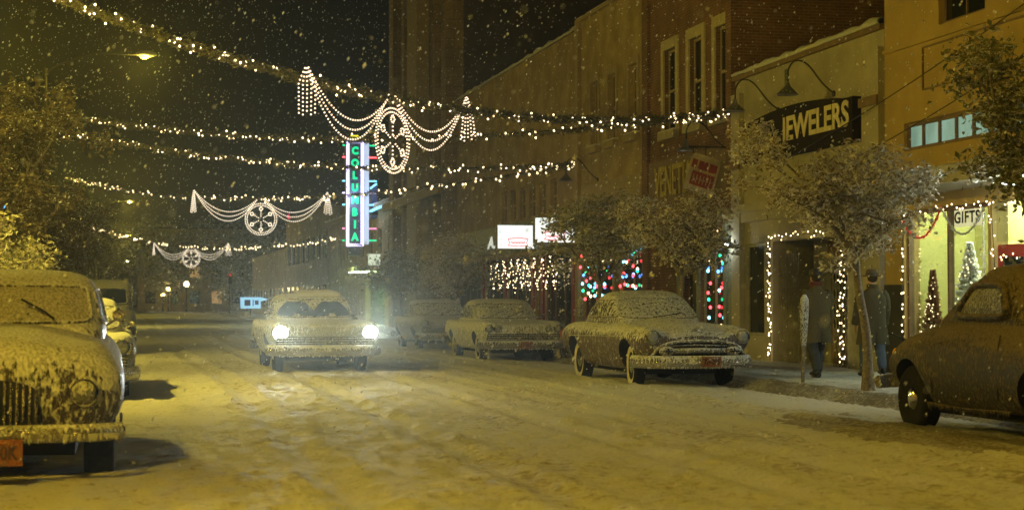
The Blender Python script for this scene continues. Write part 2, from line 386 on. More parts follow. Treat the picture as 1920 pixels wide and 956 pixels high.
def sash(b, y0, y1, z0, z1, x=FX, trim=None, mull=False, surround=.0, sill=True, mat=None, sillmat=None):
    """one sash window: its frame part carries pane, sill and surround"""
    mb = MB(); t = .06; xa, xb = x+.10, x+.16
    mb.box(xa, y0, z0, xb, y0+t, z1); mb.box(xa, y1-t, z0, xb, y1, z1); mb.box(xa, y0+t, z0, xb, y1-t, z0+t); mb.box(xa, y0+t, z1-t, xb, y1-t, z1)
    zm = (z0+z1)/2; mb.box(xa-.02, y0+t, zm-.03, xb-.002, y1-t, zm+.03)
    if mull: mb.box(xa, (y0+y1)/2-.02, z0+t, xb-.004, (y0+y1)/2+.02, zm-.03)
    w = mb.build('window', trim or M['trim2'], b, smooth=0)
    mb = MB(); mb.box(x+.125, y0+t, z0+t, x+.135, y1-t, z1-t); mb.build('pane', mat or M['darkglass'], w, smooth=0)
    if surround:
        s = surround; mb = MB()
        mb.box(x-.05, y0-s, z0, x-.003, y0, z1+s*1.3); mb.box(x-.05, y1, z0, x-.003, y1+s, z1+s*1.3); mb.box(x-.055, y0, z1, x-.003, y1, z1+s*1.3)
        mb.build('surround', sillmat or M['trim'], w, smooth=0)
    if sill:
        mb = MB(); mb.box(x-.16, y0-.16, z0-.2, x+.1, y1+.16, z0-.003); mb.build('sill', sillmat or M['trim'], w, smooth=0)
        mb = MB(); mb.box(x-.15, y0-.15, z0-.002, x+.09, y1+.15, z0+.035); mb.build('sill_snow', M['drift'], w, smooth=0)
    return w
def shopfront(b, y0, y1, z0, z1, mullions, frame, pane, x=FX, name='shop_window'):
    mb = MB(); t = .07; xa, xb = x+.06, x+.16
    mb.box(xa, y0, z0, xb, y0+t, z1); mb.box(xa, y1-t, z0, xb, y1, z1); mb.box(xa, y0+t, z0, xb, y1-t, z0+t); mb.box(xa, y0+t, z1-t, xb, y1-t, z1)
    for m_ in mullions: mb.box(xa, m_-.03, z0+t, xb, m_+.03, z1-t)
    w = mb.build(name, frame, b, smooth=0)
    mb = MB(); mb.box(x+.1, y0+t, z0+t, x+.108, y1-t, z1-t); mb.build('pane', pane, w, smooth=0)
    return w
def bulbs(parent, pts, mat, r=.022, name='bulb', limit=100, wire=None):
    """single bulbs as parts (the nearest ones first), any left over as one mass"""
    pts = sorted([Vector(p) for p in pts], key=lambda p: p.length)
    mats = mat if isinstance(mat, list) else [mat]; protos = []
    for m_ in mats:
        mb = MB(); mb.ball((0, 0, 0), r, 6, 4, (1, 1, 1.2)); me = mb.build('bulb', m_, smooth=180)
        protos.append(me.data); bpy.data.objects.remove(me)
    for k, p in enumerate(pts[:limit]):
        o = bpy.data.objects.new(name, protos[k % len(protos)]); COL.objects.link(o); o.parent = parent; o.location = p-parent.location
    if len(pts) > limit:
        mb = MB()
        for p in pts[limit:]: mb.ball(p-parent.location, r, 5, 4)
        mb.build('bulbs', mats[0], parent, smooth=180, kind='stuff')
def cable(parent, pts, r=.008, name='wire', mat=None):
    mb = MB(); mb.tube([Vector(p)-parent.location for p in pts], r, 5); return mb.build(name, mat or M['wire'], parent, smooth=180)

# gift shop ---------------------------------------------------------------
b = thing('shop_building', 'ochre stucco gift shop with lit green window under a pale canopy, nearest on the right', 'building')
y0, y1 = 16., 29.78
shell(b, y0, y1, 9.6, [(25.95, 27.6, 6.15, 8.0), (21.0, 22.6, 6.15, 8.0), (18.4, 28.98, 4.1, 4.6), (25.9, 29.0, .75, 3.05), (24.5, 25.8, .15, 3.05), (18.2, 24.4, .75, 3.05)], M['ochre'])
mb = MB(); mb.box(FX-.05, y0, 5.93, FX-.003, y1, 6.0); mb.build('string_course', M['ochre'], b, smooth=0)
mb = MB(); mb.box(FX-.03, 17.6, 5.1, FX-.003, 28.2, 5.13); mb.box(FX-.03, 28.17, 5.13, FX-.003, 28.2, 5.86); mb.box(FX-.03, 17.6, 5.83, FX-.003, 28.17, 5.86); mb.build('panel_moulding', M['brownpaint'], b, smooth=0)
for a, c in ((25.95, 27.6), (21.0, 22.6)):
    w = sash(b, a, c, 6.15, 8.0, sill=False, trim=M['brownpaint'], mull=True)
    mb = MB(); rows = [[(FX+.22+.03*math.sin(k*1.3), a+.08+(c-a-.16)*k/40, z) for k in range(41)] for z in (6.2, 7.95)]; mb.grid(rows); mb.build('curtain', M['trim2'], w, smooth=180)
mteal, nt, bs = new_mat('teal_backlit_panel'); v = coords(nt, (1, 1.6, 1))
L(nt, ramp(nt, noise_n(nt, v, 1.2, 2), [(.35, (.16, .3, .24)), (.65, (.3, .5, .4))]), bs.inputs['Emission Color']); bs.inputs['Emission Strength'].default_value = .62; bs.inputs['Base Color'].default_value = (.1, .15, .13, 1)
mull = [28.98-.62*k for k in range(1, 17)]
w = shopfront(b, 18.4, 28.98, 4.1, 4.6, mull, M['brownpaint'], mteal, name='transom_window')
mb = MB(); mb.box(12.55, y0, 3.3, FX-.003, y1-.15, 3.52); mb.build('canopy', M['cream'], b, smooth=0)
rows = []
for i in range(90):
    y = y0+(y1-.15-y0)*i/89; t = .05*(1+.8*fbm(y*1.4, .3)); rows.append([(12.53, y, 3.5), (12.52, y, 3.54+t*.4), (12.6, y, 3.55+t), (13.1, y, 3.55+t), (FX-.01, y, 3.57+t)])
mb = MB(); mb.grid(rows); mb.build('canopy_snow', M['drift'], b, smooth=180)
shopfront(b, 25.9, 29.0, .75, 3.05, [27.42], M['brownpaint'], M['glass']); shopfront(b, 18.2, 24.4, .75, 3.05, [21.2], M['brownpaint'], M['glass'])
mb = MB(); mb.box(FX+.12, 24.5, .16, FX+.17, 25.8, 2.35); d = mb.build('door', M['redpaint'], b, smooth=0)
mb = MB(); mb.box(FX+.1, 24.72, 1.0, FX+.118, 25.58, 2.15); mb.build('pane', M['darkglass'], d, smooth=0)
mb = MB(); mb.tube([(FX+.06, 25.65, 1.0), (FX+.06, 25.65, 1.2)], .015); mb.build('handle', M['chrome_clean'], d)
mb = MB(); mb.box(FX+.1, 24.5, 2.4, FX+.11, 25.8, 3.0); mb.build('transom_pane', M['glass'], b, smooth=0)
mb = MB(); mb.box(FX-.04, 29.02, .15, FX-.003, 29.76, 1.75); mb.build('bulkhead', M['black'], b, smooth=0)
mb = MB(); mb.box(FX-.03, 25.9, .17, FX-.003, 29.0, .72); mb.build('stall_riser', M['brownpaint'], b, smooth=0)
mgw = plain('lime_wall', (.62, .6, .24), .8, var=.08, scale=1)
mb = MB(); mb.box(FX+1.5, 17.0, .15, FX+1.56, 29.3, 3.6); mb.box(FX+.32, 29.25, .15, FX+1.5, 29.3, 3.6); mb.box(FX+.32, 17., .45, FX+1.5, 29.25, .5); mb.build('interior_wall', mgw, b, smooth=0)
mb = MB(); mb.box(FX+.31, 17., 3.55, FX+1.49, 29.24, 3.6); mb.build('shop_ceiling', M['trim'], b, smooth=0)
mfl = emit('fluorescent_tube', (.86, 1, .82), 14, True)
for yy in (27.6, 25.0, 21.5):
    mb = MB(); mb.box(FX+.7, yy-.6, 3.46, FX+.85, yy+.6, 3.52); f = mb.build('ceiling_light', mfl, b, smooth=0)
def point(parent, loc, e, c, r=.1, name='lamp_light'):
    l = bpy.data.lights.new(name, 'POINT'); l.energy = e; l.color = c; l.shadow_soft_size = r
    o = bpy.data.objects.new(name, l); COL.objects.link(o); o.parent = parent; o.location = Vector(loc)-(parent.location if parent else Vector()); return o
point(b, (FX+.75, 27.4, 3.3), 140, (.95, 1, .72), .2, 'shop_light'); point(b, (FX+.75, 23, 3.3), 70, (.9, 1, .8), .2, 'shop_light')
mct = emit('canopy_tube', (.9, 1, .88), 9, True)
for ya_ in (23.0, 20.0):
    mb = MB(); mb.box(12.75, ya_, 3.2, 13.15, ya_+1.2, 3.297); mb.build('canopy_light', mct, b, smooth=0)
point(b, (12.95, 23.6, 3.0), 100, (.86, .98, .86), .2, 'canopy_bulb')
s = thing('shop_sign', 'white panel lettered GIFTS hung over the lime green shop window', 'sign', (FX+.2, 27.0, 2.86))
mb = MB(); mb.box(0, -.55, -.16, .02, .55, .16); mb.build('board', emit('lit_cream_board', (1, .86, .5), .8), s, smooth=0)
mb = MB(); mb.add_text('GIFTS', .26, STREET(-.006, 0, 0), .003, .006, spacing=1.15, width=.9, height=.2); mb.build('lettering', M['signblack'], s, smooth=0)
def tinsel_swag(name, label, p, q, sag, mat, group=None, r=.05, n=500):
    t = thing(name, label, 'tinsel', p, 0, group); p, q = Vector(p), Vector(q); pts = []
    for i in range(25):
        k = i/24; pt = p.lerp(q, k)-p; pt.z -= 4*sag*k*(1-k); pts.append(pt)
    mb = MB(); mb.tube(pts, .012, 5); mb.build('cord', mat, t, smooth=180)
    mb = MB(); rr = random.Random(n)
    for i in range(n):
        k = rr.random(); c = p.lerp(q, k)-p; c.z -= 4*sag*k*(1-k)
        d = Vector((rr.gauss(0, 1), rr.gauss(0, 1), rr.gauss(0, 1))).normalized(); e = d.orthogonal().normalized()*.012
        mb.poly([c-e, c+e, c+d*r*rr.uniform(.5, 1.2)])
    mb.build('fringe', mat, t, smooth=0); return t
mred = plain('red_tinsel', (.75, .03, .05), .35, .3); msil = plain('silver_tinsel', (.7, .72, .72), .3, .6)
tinsel_swag('tinsel_garland', 'red tinsel swag across the top of the gift shop window', (FX-.06, 29.0, 2.95), (FX-.06, 27.42, 3.05), .45, mred)
tinsel_swag('tinsel_garland', 'silver tinsel swag below the GIFTS panel', (FX-.06, 27.38, 3.0), (FX-.06, 25.95, 2.95), .42, msil)
tinsel_swag('tinsel_garland', 'silver tinsel hung straight down the shop window edge', (FX-.06, 25.93, 2.95), (FX-.06, 25.93, .9), 0, msil)
def string_lights(label, lines, mat, spacing=.14, r=.02, jit=.03, group=None, seed=1, offset=(0, 0, 0), limit=100):
    rr = random.Random(seed); o = thing('string_lights', label, 'string lights', lines[0][0], 0, group); pts = []
    for ln in lines:
        cable(o, ln, .006)
        for a, c in zip(ln, ln[1:]):
            a, c = Vector(a), Vector(c); n = max(1, int((c-a).length/spacing))
            for k in range(n):
                p = a.lerp(c, (k+rr.random()*.6)/n); pts.append(p+Vector((-abs(rr.gauss(0, jit*.5)), rr.gauss(0, jit), rr.gauss(0, jit))))
    if isinstance(mat, list): rr.shuffle(pts)
    bulbs(o, pts, mat, r, limit=limit); return o
string_lights('warm string lights down the left edge of the gift shop window', [[(FX-.05, 28.96, 2.9), (FX-.05, 28.96, .8)]], M['bulb'], .13, .016, .03, seed=2)
string_lights('warm string lights along the top of the gift shop window', [[(FX-.05, 28.9, 3.0), (FX-.05, 25.9, 3.02), (FX-.05, 24.5, 3.0)]], M['bulb'], .15, .014, .03, seed=3)
string_lights('loose warm string lights looped round the red shop door', [[(FX-.05, 25.7, 3.0), (FX-.05, 25.55, 1.6)], [(FX-.05, 25.4, 2.2), (FX-.05, 24.8, 2.1)], [(FX-.05, 25.3, 2.1), (FX-.05, 24.9, 1.2)]], M['bulb'], .11, .013, .05, seed=4)
def little_tree(label, loc, h, r, mat, light):
    t = thing('christmas_tree', label, 'christmas tree', loc); rr = random.Random(int(h*100))
    mb = MB(); mb.tube([(0, 0, 0), (0, 0, h*.98)], [.025, .006], 6); mb.lathe([(.1, 0), (.1, .05), (.03, .06)], n=12); mb.build('trunk', M['bark'], t)
    mb = MB()
    for i in range(3600):
        k = rr.random()**.8; z = h*(.1+.9*k); q = r*(1-k)*(.55+.45*((z*9) % 1)); a = rr.uniform(0, 6.283); m_ = q*rr.random()**.5
        c = Vector((m_*math.cos(a), m_*math.sin(a), z)); d = Vector((math.cos(a), math.sin(a), rr.uniform(-.5, .4)))*.06; e = d.orthogonal().normalized()*.016
        mb.poly([c-e, c+e, c+d])
    mb.build('needles', mat, t, smooth=0); pts = []
    for i in range(int(70*h)):
        k = rr.random(); a = rr.uniform(0, 6.283); q = r*(1-k); pts.append(Vector(loc)+Vector((q*math.cos(a), q*math.sin(a), h*(.1+.88*k))))
    bulbs(t, pts, light, .012); return t
little_tree('white artificial christmas tree behind the gift shop glass', (FX+.5, 27.5, 1.3), 1.15, .33, plain('white_needles', (.8, .82, .85), .6, bmp=0), M['bulbfar'])
mb = MB(); mb.box(FX+.34, 27.15, .502, FX+.8, 27.85, 1.3); tag(mb.build('display_plinth', M['trim'], smooth=0), 'pale plinth carrying the white tree inside the shop window', 'plinth')
little_tree('small reddish lit tree at the left of the gift shop window', (FX+.45, 28.8, .5), 1.5, .26, plain('russet_needles', (.22, .09, .04), .7, bmp=0), M['bulbfar'])

# jewelers ---------------------------------------------------------------
b = thing('shop_building', 'low cream stucco jewelers shop with snow on its parapet', 'building')
y0, y1 = 29.8, 37.78
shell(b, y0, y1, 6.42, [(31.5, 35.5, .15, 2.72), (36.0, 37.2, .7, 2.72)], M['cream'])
snow_cap(b, y0, y1, 6.52, FX-.1, FX+.45, .12, 3)
mb = MB(); mb.box(FX-.09, y0, 6.42, FX+.42, y1, 6.517); mb.build('coping', M['brownpaint'], b, smooth=0)
for ya_, yb_ in ((y0+.01, y0+.75), (y1-.55, y1-.01)):
    mb = MB(); mb.box(FX-.12, ya_, .15, FX-.003, yb_, 6.1); mb.build('pilaster', M['cream'], b, smooth=0)
for q_ in ((y0, 5.05, y0+.8, 5.22), (y1-.6, 4.4, y1, 4.6)):
    mb = MB(); mb.box(FX-.17, q_[0], q_[1], FX-.123, q_[2], q_[3]); mb.build('pilaster_band', M['brownpaint'], b, smooth=0)
mb = MB(); mb.box(FX-.16, y0+.8, 3.42, FX-.003, y1-.6, 3.6); mb.box(FX-.1, y0+.8, 3.2, FX-.003, y1-.6, 3.42); mb.build('cornice', M['cream'], b, smooth=0)
mb = MB(); mb.box(FX-.02, 34.5, 5.85, FX-.003, 34.7, 6.3); mb.build('vent', M['black'], b, smooth=0)
mb = MB(); mb.box(FX-.03, 30.6, .16, FX-.003, 31.45, 3.1); mb.build('door_pier', M['greywood'], b, smooth=0)
shopfront(b, 36.0, 37.2, .7, 2.72, [], M['greywood'], M['darkglass'])
mb = MB(); mb.box(FX+.9, 31.6, .15, FX+1.0, 35.4, 2.9); mb.box(FX+.302, 31.4, .15, FX+1.0, 31.5, 2.9); mb.box(FX+.302, 35.5, .15, FX+1.0, 35.6, 2.9); mb.box(FX+.302, 31.5, 2.75, FX+1., 35.5, 2.9); mb.build('entrance_recess', M['greywood'], b, smooth=0)
mb = MB(); mb.box(FX+.83, 33.2, .17, FX+.896, 34.3, 2.3); d = mb.build('door', M['brownpaint'], b, smooth=0)
mb = MB(); mb.box(FX+.815, 33.35, .9, FX+.828, 34.15, 2.1); mb.build('pane', M['darkglass'], d, smooth=0)
mb = MB(); mb.ball((FX+.79, 33.3, 1.1), .035); mb.build('handle', M['chrome_clean'], d)
mb = MB(); mb.box(FX+.8, 33.1, 2.35, FX+.896, 34.4, 2.7); mb.build('transom', M['brownpaint'], b, smooth=0)
def lattice(label, ya, yb, z0, z1, group=None):
    t = thing('folding_gate', label, 'gate', (FX+.12, (ya+yb)/2, z0), 0, group); w, h = yb-ya, z1-z0
    mb = MB(); n = max(3, int(w/.13))
    for k in range(n+1): yy = -w/2+w*k/n; mb.box(-.008, yy-.008, 0, .008, yy+.008, h)
    mb.build('upright', M['steel'], t, smooth=0)
    mb = MB(); hh = .3
    for k in range(n):
        z = .0
        while z+hh <= h:
            ya_, yb_ = -w/2+w*k/n, -w/2+w*(k+1)/n
            mb.tube([(-.014, ya_, z), (-.014, yb_, z+hh)], .006, 4); mb.tube([(.014, yb_, z), (.014, ya_, z+hh)], .006, 4); z += hh
    mb.build('cross_bar', M['steel'], t, smooth=0); return t
lattice('folded steel lattice gate at the left of the jewelers doorway', 34.3, 35.4, .17, 2.45)
lattice('thin steel lattice gate at the right of the jewelers doorway', 31.6, 32.5, .17, 2.45)
string_lights('warm string lights down the left jamb of the jewelers doorway', [[(FX-.06, 35.5, 2.75), (FX-.06, 35.5, .2)], [(FX-.1, 35.42, 2.7), (FX-.1, 35.4, .25)]], M['bulb'], .085, .014, .05, seed=5)
string_lights('warm string lights down the right jamb of the jewelers doorway', [[(FX-.06, 31.55, 2.7), (FX-.06, 31.55, .2)], [(FX-.1, 31.6, 2.7), (FX-.1, 31.62, .25)]], M['bulb'], .085, .014, .05, seed=6)
string_lights('warm string lights over the lintel of the jewelers doorway', [[(FX-.06, 35.5, 2.78), (FX-.06, 34.5, 2.84), (FX-.06, 31.55, 2.78)]], M['bulb'], .16, .014, .04, seed=7)
s = thing('shop_sign', 'long black JEWELERS board with cream letters and an arched top', 'sign', (FX-.14, 33.78, 4.46))
ya, yb = 2.97, -2.97; top = []
for k in range(25):
    u = k/24; yy = ya+(yb-ya)*u; top.append((yy, .84+.17*math.sin(math.pi*min(1, u/.93))**.8 if u < .93 else .84))
mb = MB(); fr = [(-.05, ya, 0)]+[(-.05, a, z) for a, z in top]+[(-.05, yb, 0)]; bk = [(.13, a, z) for _, a, z in fr]
mb.poly(fr); mb.poly(bk[::-1]); mb.grid([fr+[fr[0]], bk+[bk[0]]]); o = mb.build('board', M['signblack'], s, smooth=0); fix_normals(o)
mb = MB(); mb.add_text('JEWELERS', .7, STREET(-.06, -1.08, .47), .006, .02, spacing=1.0, width=3.5, height=.66); mb.build('lettering', M['signcream'], s, smooth=0)
mb = MB(); mb.add_text("Neuman's", .55, STREET(-.06, 1.9, .5), .006, .006, shear=.35, width=1.9, height=.44); mb.build('script_lettering', M['signcream'], s, smooth=0)
def gooseneck(label, y, z, lit=False):
    t = thing('wall_lamp', label, 'wall lamp', (FX-.003, y, z), 0, 'gooseneck lamps over the shop fronts')
    mb = MB(); mb.lathe([(.06, -.03), (.06, 0)], ax='X', n=12); mb.build('wall_plate', M['iron'], t)
    pts = spline([(0, 0, 0), (-.25, 0, .2), (-.55, 0, .55), (-.8, 0, .62), (-.95, 0, .45), (-.97, 0, .2)], 5); mb = MB(); mb.tube(pts, .016, 6); mb.build('arm', M['iron'], t)
    mb = MB(); mb.lathe([(.03, .22), (.05, .14), (.07, .1), (.2, -.02), (.22, -.05), (.21, -.055), (.06, .08)], o=(-.97, 0, 0), n=18); mb.build('lamp_shade', M['steel'], t)
    mb = MB(); mb.ball((-.97, 0, 0), .045); mb.build('bulb', M['trim'], t); return t
gooseneck('curved gooseneck lamp over the left end of the JEWELERS board', 35.1, 5.5); gooseneck('curved gooseneck lamp over the right half of the JEWELERS board', 32.1, 5.5)

# brick building ---------------------------------------------------------------
b = thing('shop_building', 'tall dark red brick building with three pale framed upper windows', 'building')
y0, y1 = 37.8, 44.88
win = [(42.1, 43.1), (40.05, 41.05), (38.1, 39.1)]
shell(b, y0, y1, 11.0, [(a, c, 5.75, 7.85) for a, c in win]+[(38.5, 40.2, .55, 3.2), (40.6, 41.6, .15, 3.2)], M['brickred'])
for a, c in win: sash(b, a, c, 5.75, 7.85, surround=.2)
snow_cap(b, y0, y1, 11.0, seed=8)
for q_ in ((y1-.5, .15, y1-.02), (y0+.02, 3.8, y0+.4)):
    mb = MB(); mb.box(FX-.09, q_[0], q_[1], FX-.003, q_[2], 10.6); mb.build('pilaster', M['brickred'], b, smooth=0)
mb = MB(); mb.box(FX-.25, y0+.05, 3.4, FX-.003, y1-1.2, 3.55); mb.box(FX-.18, y0+.05, 3.3, FX-.003, y1-1.2, 3.4); mb.build('cornice', M['trim'], b, smooth=0)
mb = MB(); mb.box(FX-.08, y0+.1, 3.85, FX-.003, y1-.6, 5.05); mb.build('fascia', M['brownpaint'], b, smooth=0)
for a, c in ((38.5, 40.2),): shopfront(b, a, c, .55, 3.2, [(a+c)/2], M['greywood'], M['darkglass'])
mb = MB(); mb.box(FX+.14, 40.6, .16, FX+.2, 41.6, 2.4); d = mb.build('door', M['brownpaint'], b, smooth=0)
mb = MB(); mb.box(FX+.12, 40.75, .9, FX+.138, 41.45, 2.2); mb.build('pane', M['darkglass'], d, smooth=0)
for yy in (38.05, 38.4, 40.35, 41.9): 
    mb = MB(); mb.box(FX-.06, yy-.09, .17, FX-.003, yy+.09, 3.29); mb.build('post', M['woodgreen'], b, smooth=0)
s = thing('shop_sign', 'tall yellow VENETIAN letters on the brick shop fascia', 'sign', (FX-.1, 41.9, 4.5))
mb = MB(); mb.add_text('VENETIAN', .8, STREET(0, 0, .0), .012, .012, spacing=1.0, width=3.6, height=.78); mb.build('lettering', M['signyellow'], s, smooth=0)
s = thing('hanging_sign', 'tilted off-white sign with red panels hung from the brick shop', 'sign', (12.88, 38.2, 4.35))
def tilt(x, z, a=R(-17)): return (x*math.cos(a)-z*math.sin(a), x*math.sin(a)+z*math.cos(a))
def plate_(mb, pts, y0, y1):
    f = [(x, y0, z) for x, z in pts]; k = [(x, y1, z) for x, z in pts]; mb.poly(f); mb.poly(k[::-1]); mb.grid([f+[f[0]], k+[k[0]]])
out = [tilt(*p) for p in ((-.34, -.42), (.3, -.42), (.36, -.34), (.36, .34), (.3, .42), (-.28, .42), (-.34, .34))]
mb = MB(); plate_(mb, out, -.04, .04); fix_normals(mb.build('board', M['signwhite'], s, smooth=0))
for (xa, xb, za, zb) in ((-.3, -.18, .08, .28), (-.14, .08, .08, .28), (.12, .31, .08, .28), (-.24, .31, -.3, .02)):
    mb = MB(); plate_(mb, [tilt(*p) for p in ((xa, za), (xb, za), (xb, zb), (xa, zb))], -.05, -.042); fix_normals(mb.build('red_panel', M['signred'], s, smooth=0))
mb = MB(); rr = random.Random(5)
for k in range(6):
    xa = -.2+k*.083; plate_(mb, [tilt(*p) for p in ((xa, -.24), (xa+.02, -.24), (xa+.02, -.05), (xa, -.05))], -.056, -.052); plate_(mb, [tilt(*p) for p in ((xa+.022, -.15), (xa+.055, -.15), (xa+.055, -.13), (xa+.022, -.13))], -.056, -.052)
fix_normals(mb.build('worn_lettering', M['signwhite'], s, smooth=0))
mb = MB(); mb.tube([(.66, 0, .62), (-.3, 0, .62)], .02); mb.tube([(.1, 0, .62), (.1, 0, .38)], .012); mb.tube([(-.2, 0, .62), (-.2, 0, .45)], .012); mb.build('bracket', M['iron'], s)
gooseneck('curved gooseneck lamp over the tilted red and white sign', 38.4, 4.95)
cc = [M['red'], M['green'], M['blue'], M['bulb'], M['cyan'], M['red']]
string_lights('two columns of coloured bulbs in the brick shop window beside the cream pier', [[(FX-.03, 39.5, 3.0), (FX-.03, 39.5, .8)], [(FX-.03, 38.75, 3.0), (FX-.03, 38.75, .8)]], cc, .22, .036, .07, seed=9)
wl = thing('wall_lamp', 'small bright white bulb lamp by the cream pier', 'wall lamp', (FX-.14, 37.9, 2.75))
mb = MB(); mb.box(.0, -.06, -.06, .12, .06, .1); mb.build('bracket', M['iron'], wl, smooth=0)
mb = MB(); mb.ball((-.06, 0, 0), .06); mb.build('bulb', emit('white_bulb', (.95, 1, .95), 14), wl); point(wl, (FX-.3, 37.9, 2.72), 14, (.9, 1, .92), .05)

# tan building ---------------------------------------------------------------
b = thing('shop_building', 'tan painted brick building with three narrow upper windows', 'building')
y0, y1 = 44.9, 51.88
mdim = plain('pale_tan_pane', (.2, .16, .09), .25, var=.2)  # tan colour stands in for the pale light on these panes
win = [(45.5, 46.3), (47.6, 48.4), (49.5, 50.3)]
shell(b, y0, y1, 9.95, [(a, c, 6.0, 7.9) for a, c in win]+[(45.1, 47.2, .6, 3.0), (47.4, 47.9, .15, 3.0), (48.1, 51.3, .6, 3.0)], M['bricktan'])
for a, c in win: sash(b, a, c, 6.0, 7.9, surround=.14, sillmat=M['trim2'], mat=mdim)
snow_cap(b, y0, y1, 10.0, seed=5)
mb = MB(); mb.box(FX-.12, y1-.35, .15, FX-.003, y1, 9.9); mb.build('pilaster', M['trim2'], b, smooth=0)
mb = MB(); mb.box(FX-.12, y0, 9.9, FX+.35, y1, 9.998); mb.build('coping', M['trim2'], b, smooth=0)
mb = MB(); mb.box(FX-.06, y0+.2, 3.2, FX-.003, y1-.5, 4.9); mb.build('fascia', M['trim2'], b, smooth=0)
for a, c in ((45.1, 47.2), (48.1, 51.3)): shopfront(b, a, c, .6, 3.0, [(a+c)/2], M['brownpaint'], M['darkglass'])
mb = MB(); mb.box(FX+.14, 47.4, .16, FX+.2, 47.9, 2.4); d = mb.build('door', M['dkgreen'], b, smooth=0)
mb = MB(); mb.box(FX+.12, 47.48, .9, FX+.138, 47.82, 2.2); mb.build('pane', M['darkglass'], d, smooth=0)
string_lights('loops of coloured bulbs in the far window of the tan shop', [[(FX-.03, 51.2, 2.9-.32*k), (FX-.03, 49.7, 2.78-.3*k), (FX-.03, 48.3, 2.88-.33*k)] for k in range(5)], cc, .3, .04, .07, seed=11)
string_lights('loops of coloured bulbs in the near window of the tan shop', [[(FX-.03, 47.1, 2.88-.33*k), (FX-.03, 46.1, 2.74-.3*k), (FX-.03, 45.2, 2.88-.35*k)] for k in range(4)], cc, .3, .04, .07, seed=12)
gooseneck('curved gooseneck lamp on the tan brick building', 49.6, 5.0)

# long brown building ---------------------------------------------------------------
b = thing('shop_building', 'long plain brown brick building with a row of small upper windows', 'building')
y0, y1 = 51.9, 71.98
win = [(54.6+1.5*k, 55.5+1.5*k) for k in range(6)]
sh = [(52.6, 56.2, .5, 3.0), (56.6, 57.6, .15, 3.0), (58.0, 62.0, .5, 3.0), (62.4, 66.0, .5, 3.0), (66.4, 70.8, .5, 3.0)]
shell(b, y0, y1, 9.75, [(a, c, 4.3, 5.4) for a, c in win]+sh, M['brickbrn'])
for a, c in win: sash(b, a, c, 4.3, 5.4, sill=False, trim=M['brickbrn'], mat=mdim)
snow_cap(b, y0, y1, 9.75, th=.14, seed=9)
mb = MB(); mb.box(FX-.55, y0+.4, 2.98, FX-.003, y1-.4, 3.1); mb.build('awning_ledge', M['trim2'], b, smooth=0)
mb = MB(); mb.box(FX-.3, y0+1, 3.1, FX-.003, y1-.4, 4.15); mb.build('fascia', M['dkgreen'], b, smooth=0)
for i, (a, c, z, t) in enumerate(sh):
    if i == 1:
        mb = MB(); mb.box(FX+.14, a, .16, FX+.2, c, 2.5); mb.build('door', M['dkgreen'], b, smooth=0)
    else: shopfront(b, a, c, z, t, [a+(c-a)/3, a+2*(c-a)/3], M['brownpaint'], M['darkglass'])
for yy in (52.3, 56.4, 57.8, 62.2, 66.2): 
    mb = MB(); mb.box(FX-.08, yy-.17, .17, FX-.003, yy+.17, 2.97); mb.build('pier', M['redpaint'], b, smooth=0)
rl = random.Random(8); lines = []
for k in range(9):
    a = 52.8+k*1.15; lines.append([(FX-.35, a, 2.9), (FX-.35, a+.3, 2.35+.2*rl.random()), (FX-.35, a+.6, 1.85), (FX-.35, a+.9, 2.2+.3*rl.random()), (FX-.35, a+1.15, 2.9)])
for i in range(3):
    string_lights(['warm icicle lights swagged over the brown shop windows, nearest third', 'warm icicle lights swagged over the brown shop windows, middle third', 'warm icicle lights swagged over the brown shop windows, farthest third'][i], lines[i*3:i*3+3], M['bulb'], .1, .016, .07, 'icicle lights over the brown shop', 20+i)
mbox, nt, bs = new_mat('backlit_white_panel'); g = noise_n(nt, coords(nt, (1, 1, 1)), .8, 1)
L(nt, ramp(nt, g, [(.3, (.8, .95, .93)), (.7, (1, 1, .97))]), bs.inputs['Emission Color']); bs.inputs['Emission Strength'].default_value = .95
mpink = emit('pink_emblem', (.85, .2, .25), .8)
def light_box(label, X, Y, w, h, z):
    s = thing('light_box_sign', label, 'sign', (X, Y, z), 0, 'white light box signs')
    mb = MB(); mb.box(-w/2, -.1, -h/2, w/2, .1, h/2); mb.build('casing', M['greywood'], s, smooth=0)
    mb = MB(); mb.box(-w/2+.03, -.106, -h/2+.03, w/2-.03, -.101, h/2-.03); mb.build('panel', mbox, s, smooth=0)
    mb = MB(); rr = random.Random(4)
    arc = [(-.34+.68*k/12, .03+.035*math.sin(math.pi*k/12)) for k in range(13)]
    mb.tube([(x, -.115, z_-.1) for x, z_ in arc], .018, 5); mb.tube([(-.34, -.115, -.07), (-.28, -.115, -.2), (-.34, -.115, -.28)], .015, 5); mb.tube([(.34, -.115, -.07), (.28, -.115, -.2), (.34, -.115, -.28)], .015, 5)
    mb.tube([(-.34, -.115, -.28), (0, -.115, -.31), (.34, -.115, -.28)], .015, 5)
    pts = [(-.24+.48*k/40, -.115, -.19+.035*math.sin(k*1.7)+.015*math.sin(k*.7)) for k in range(41)]; mb.tube(pts, .012, 5)
    mb.build('emblem', mpink, s, smooth=180)
    mb = MB(); mb.box(w/2, -.03, -.1, w/2+.1, .03, .1); mb.build('bracket', M['iron'], s, smooth=0)
    return s
light_box('white backlit box sign with pink emblem, clear of the tree', 12.7, 56.6, 1.42, .82, 3.57)
light_box('white backlit box sign with pink emblem, half hidden by the tree', 12.87, 52.2, 1.3, .8, 3.62)
s = thing('shop_sign', 'white curly letter on the dark green fascia beside the light box', 'sign', (FX-.31, 63.4, 3.6))
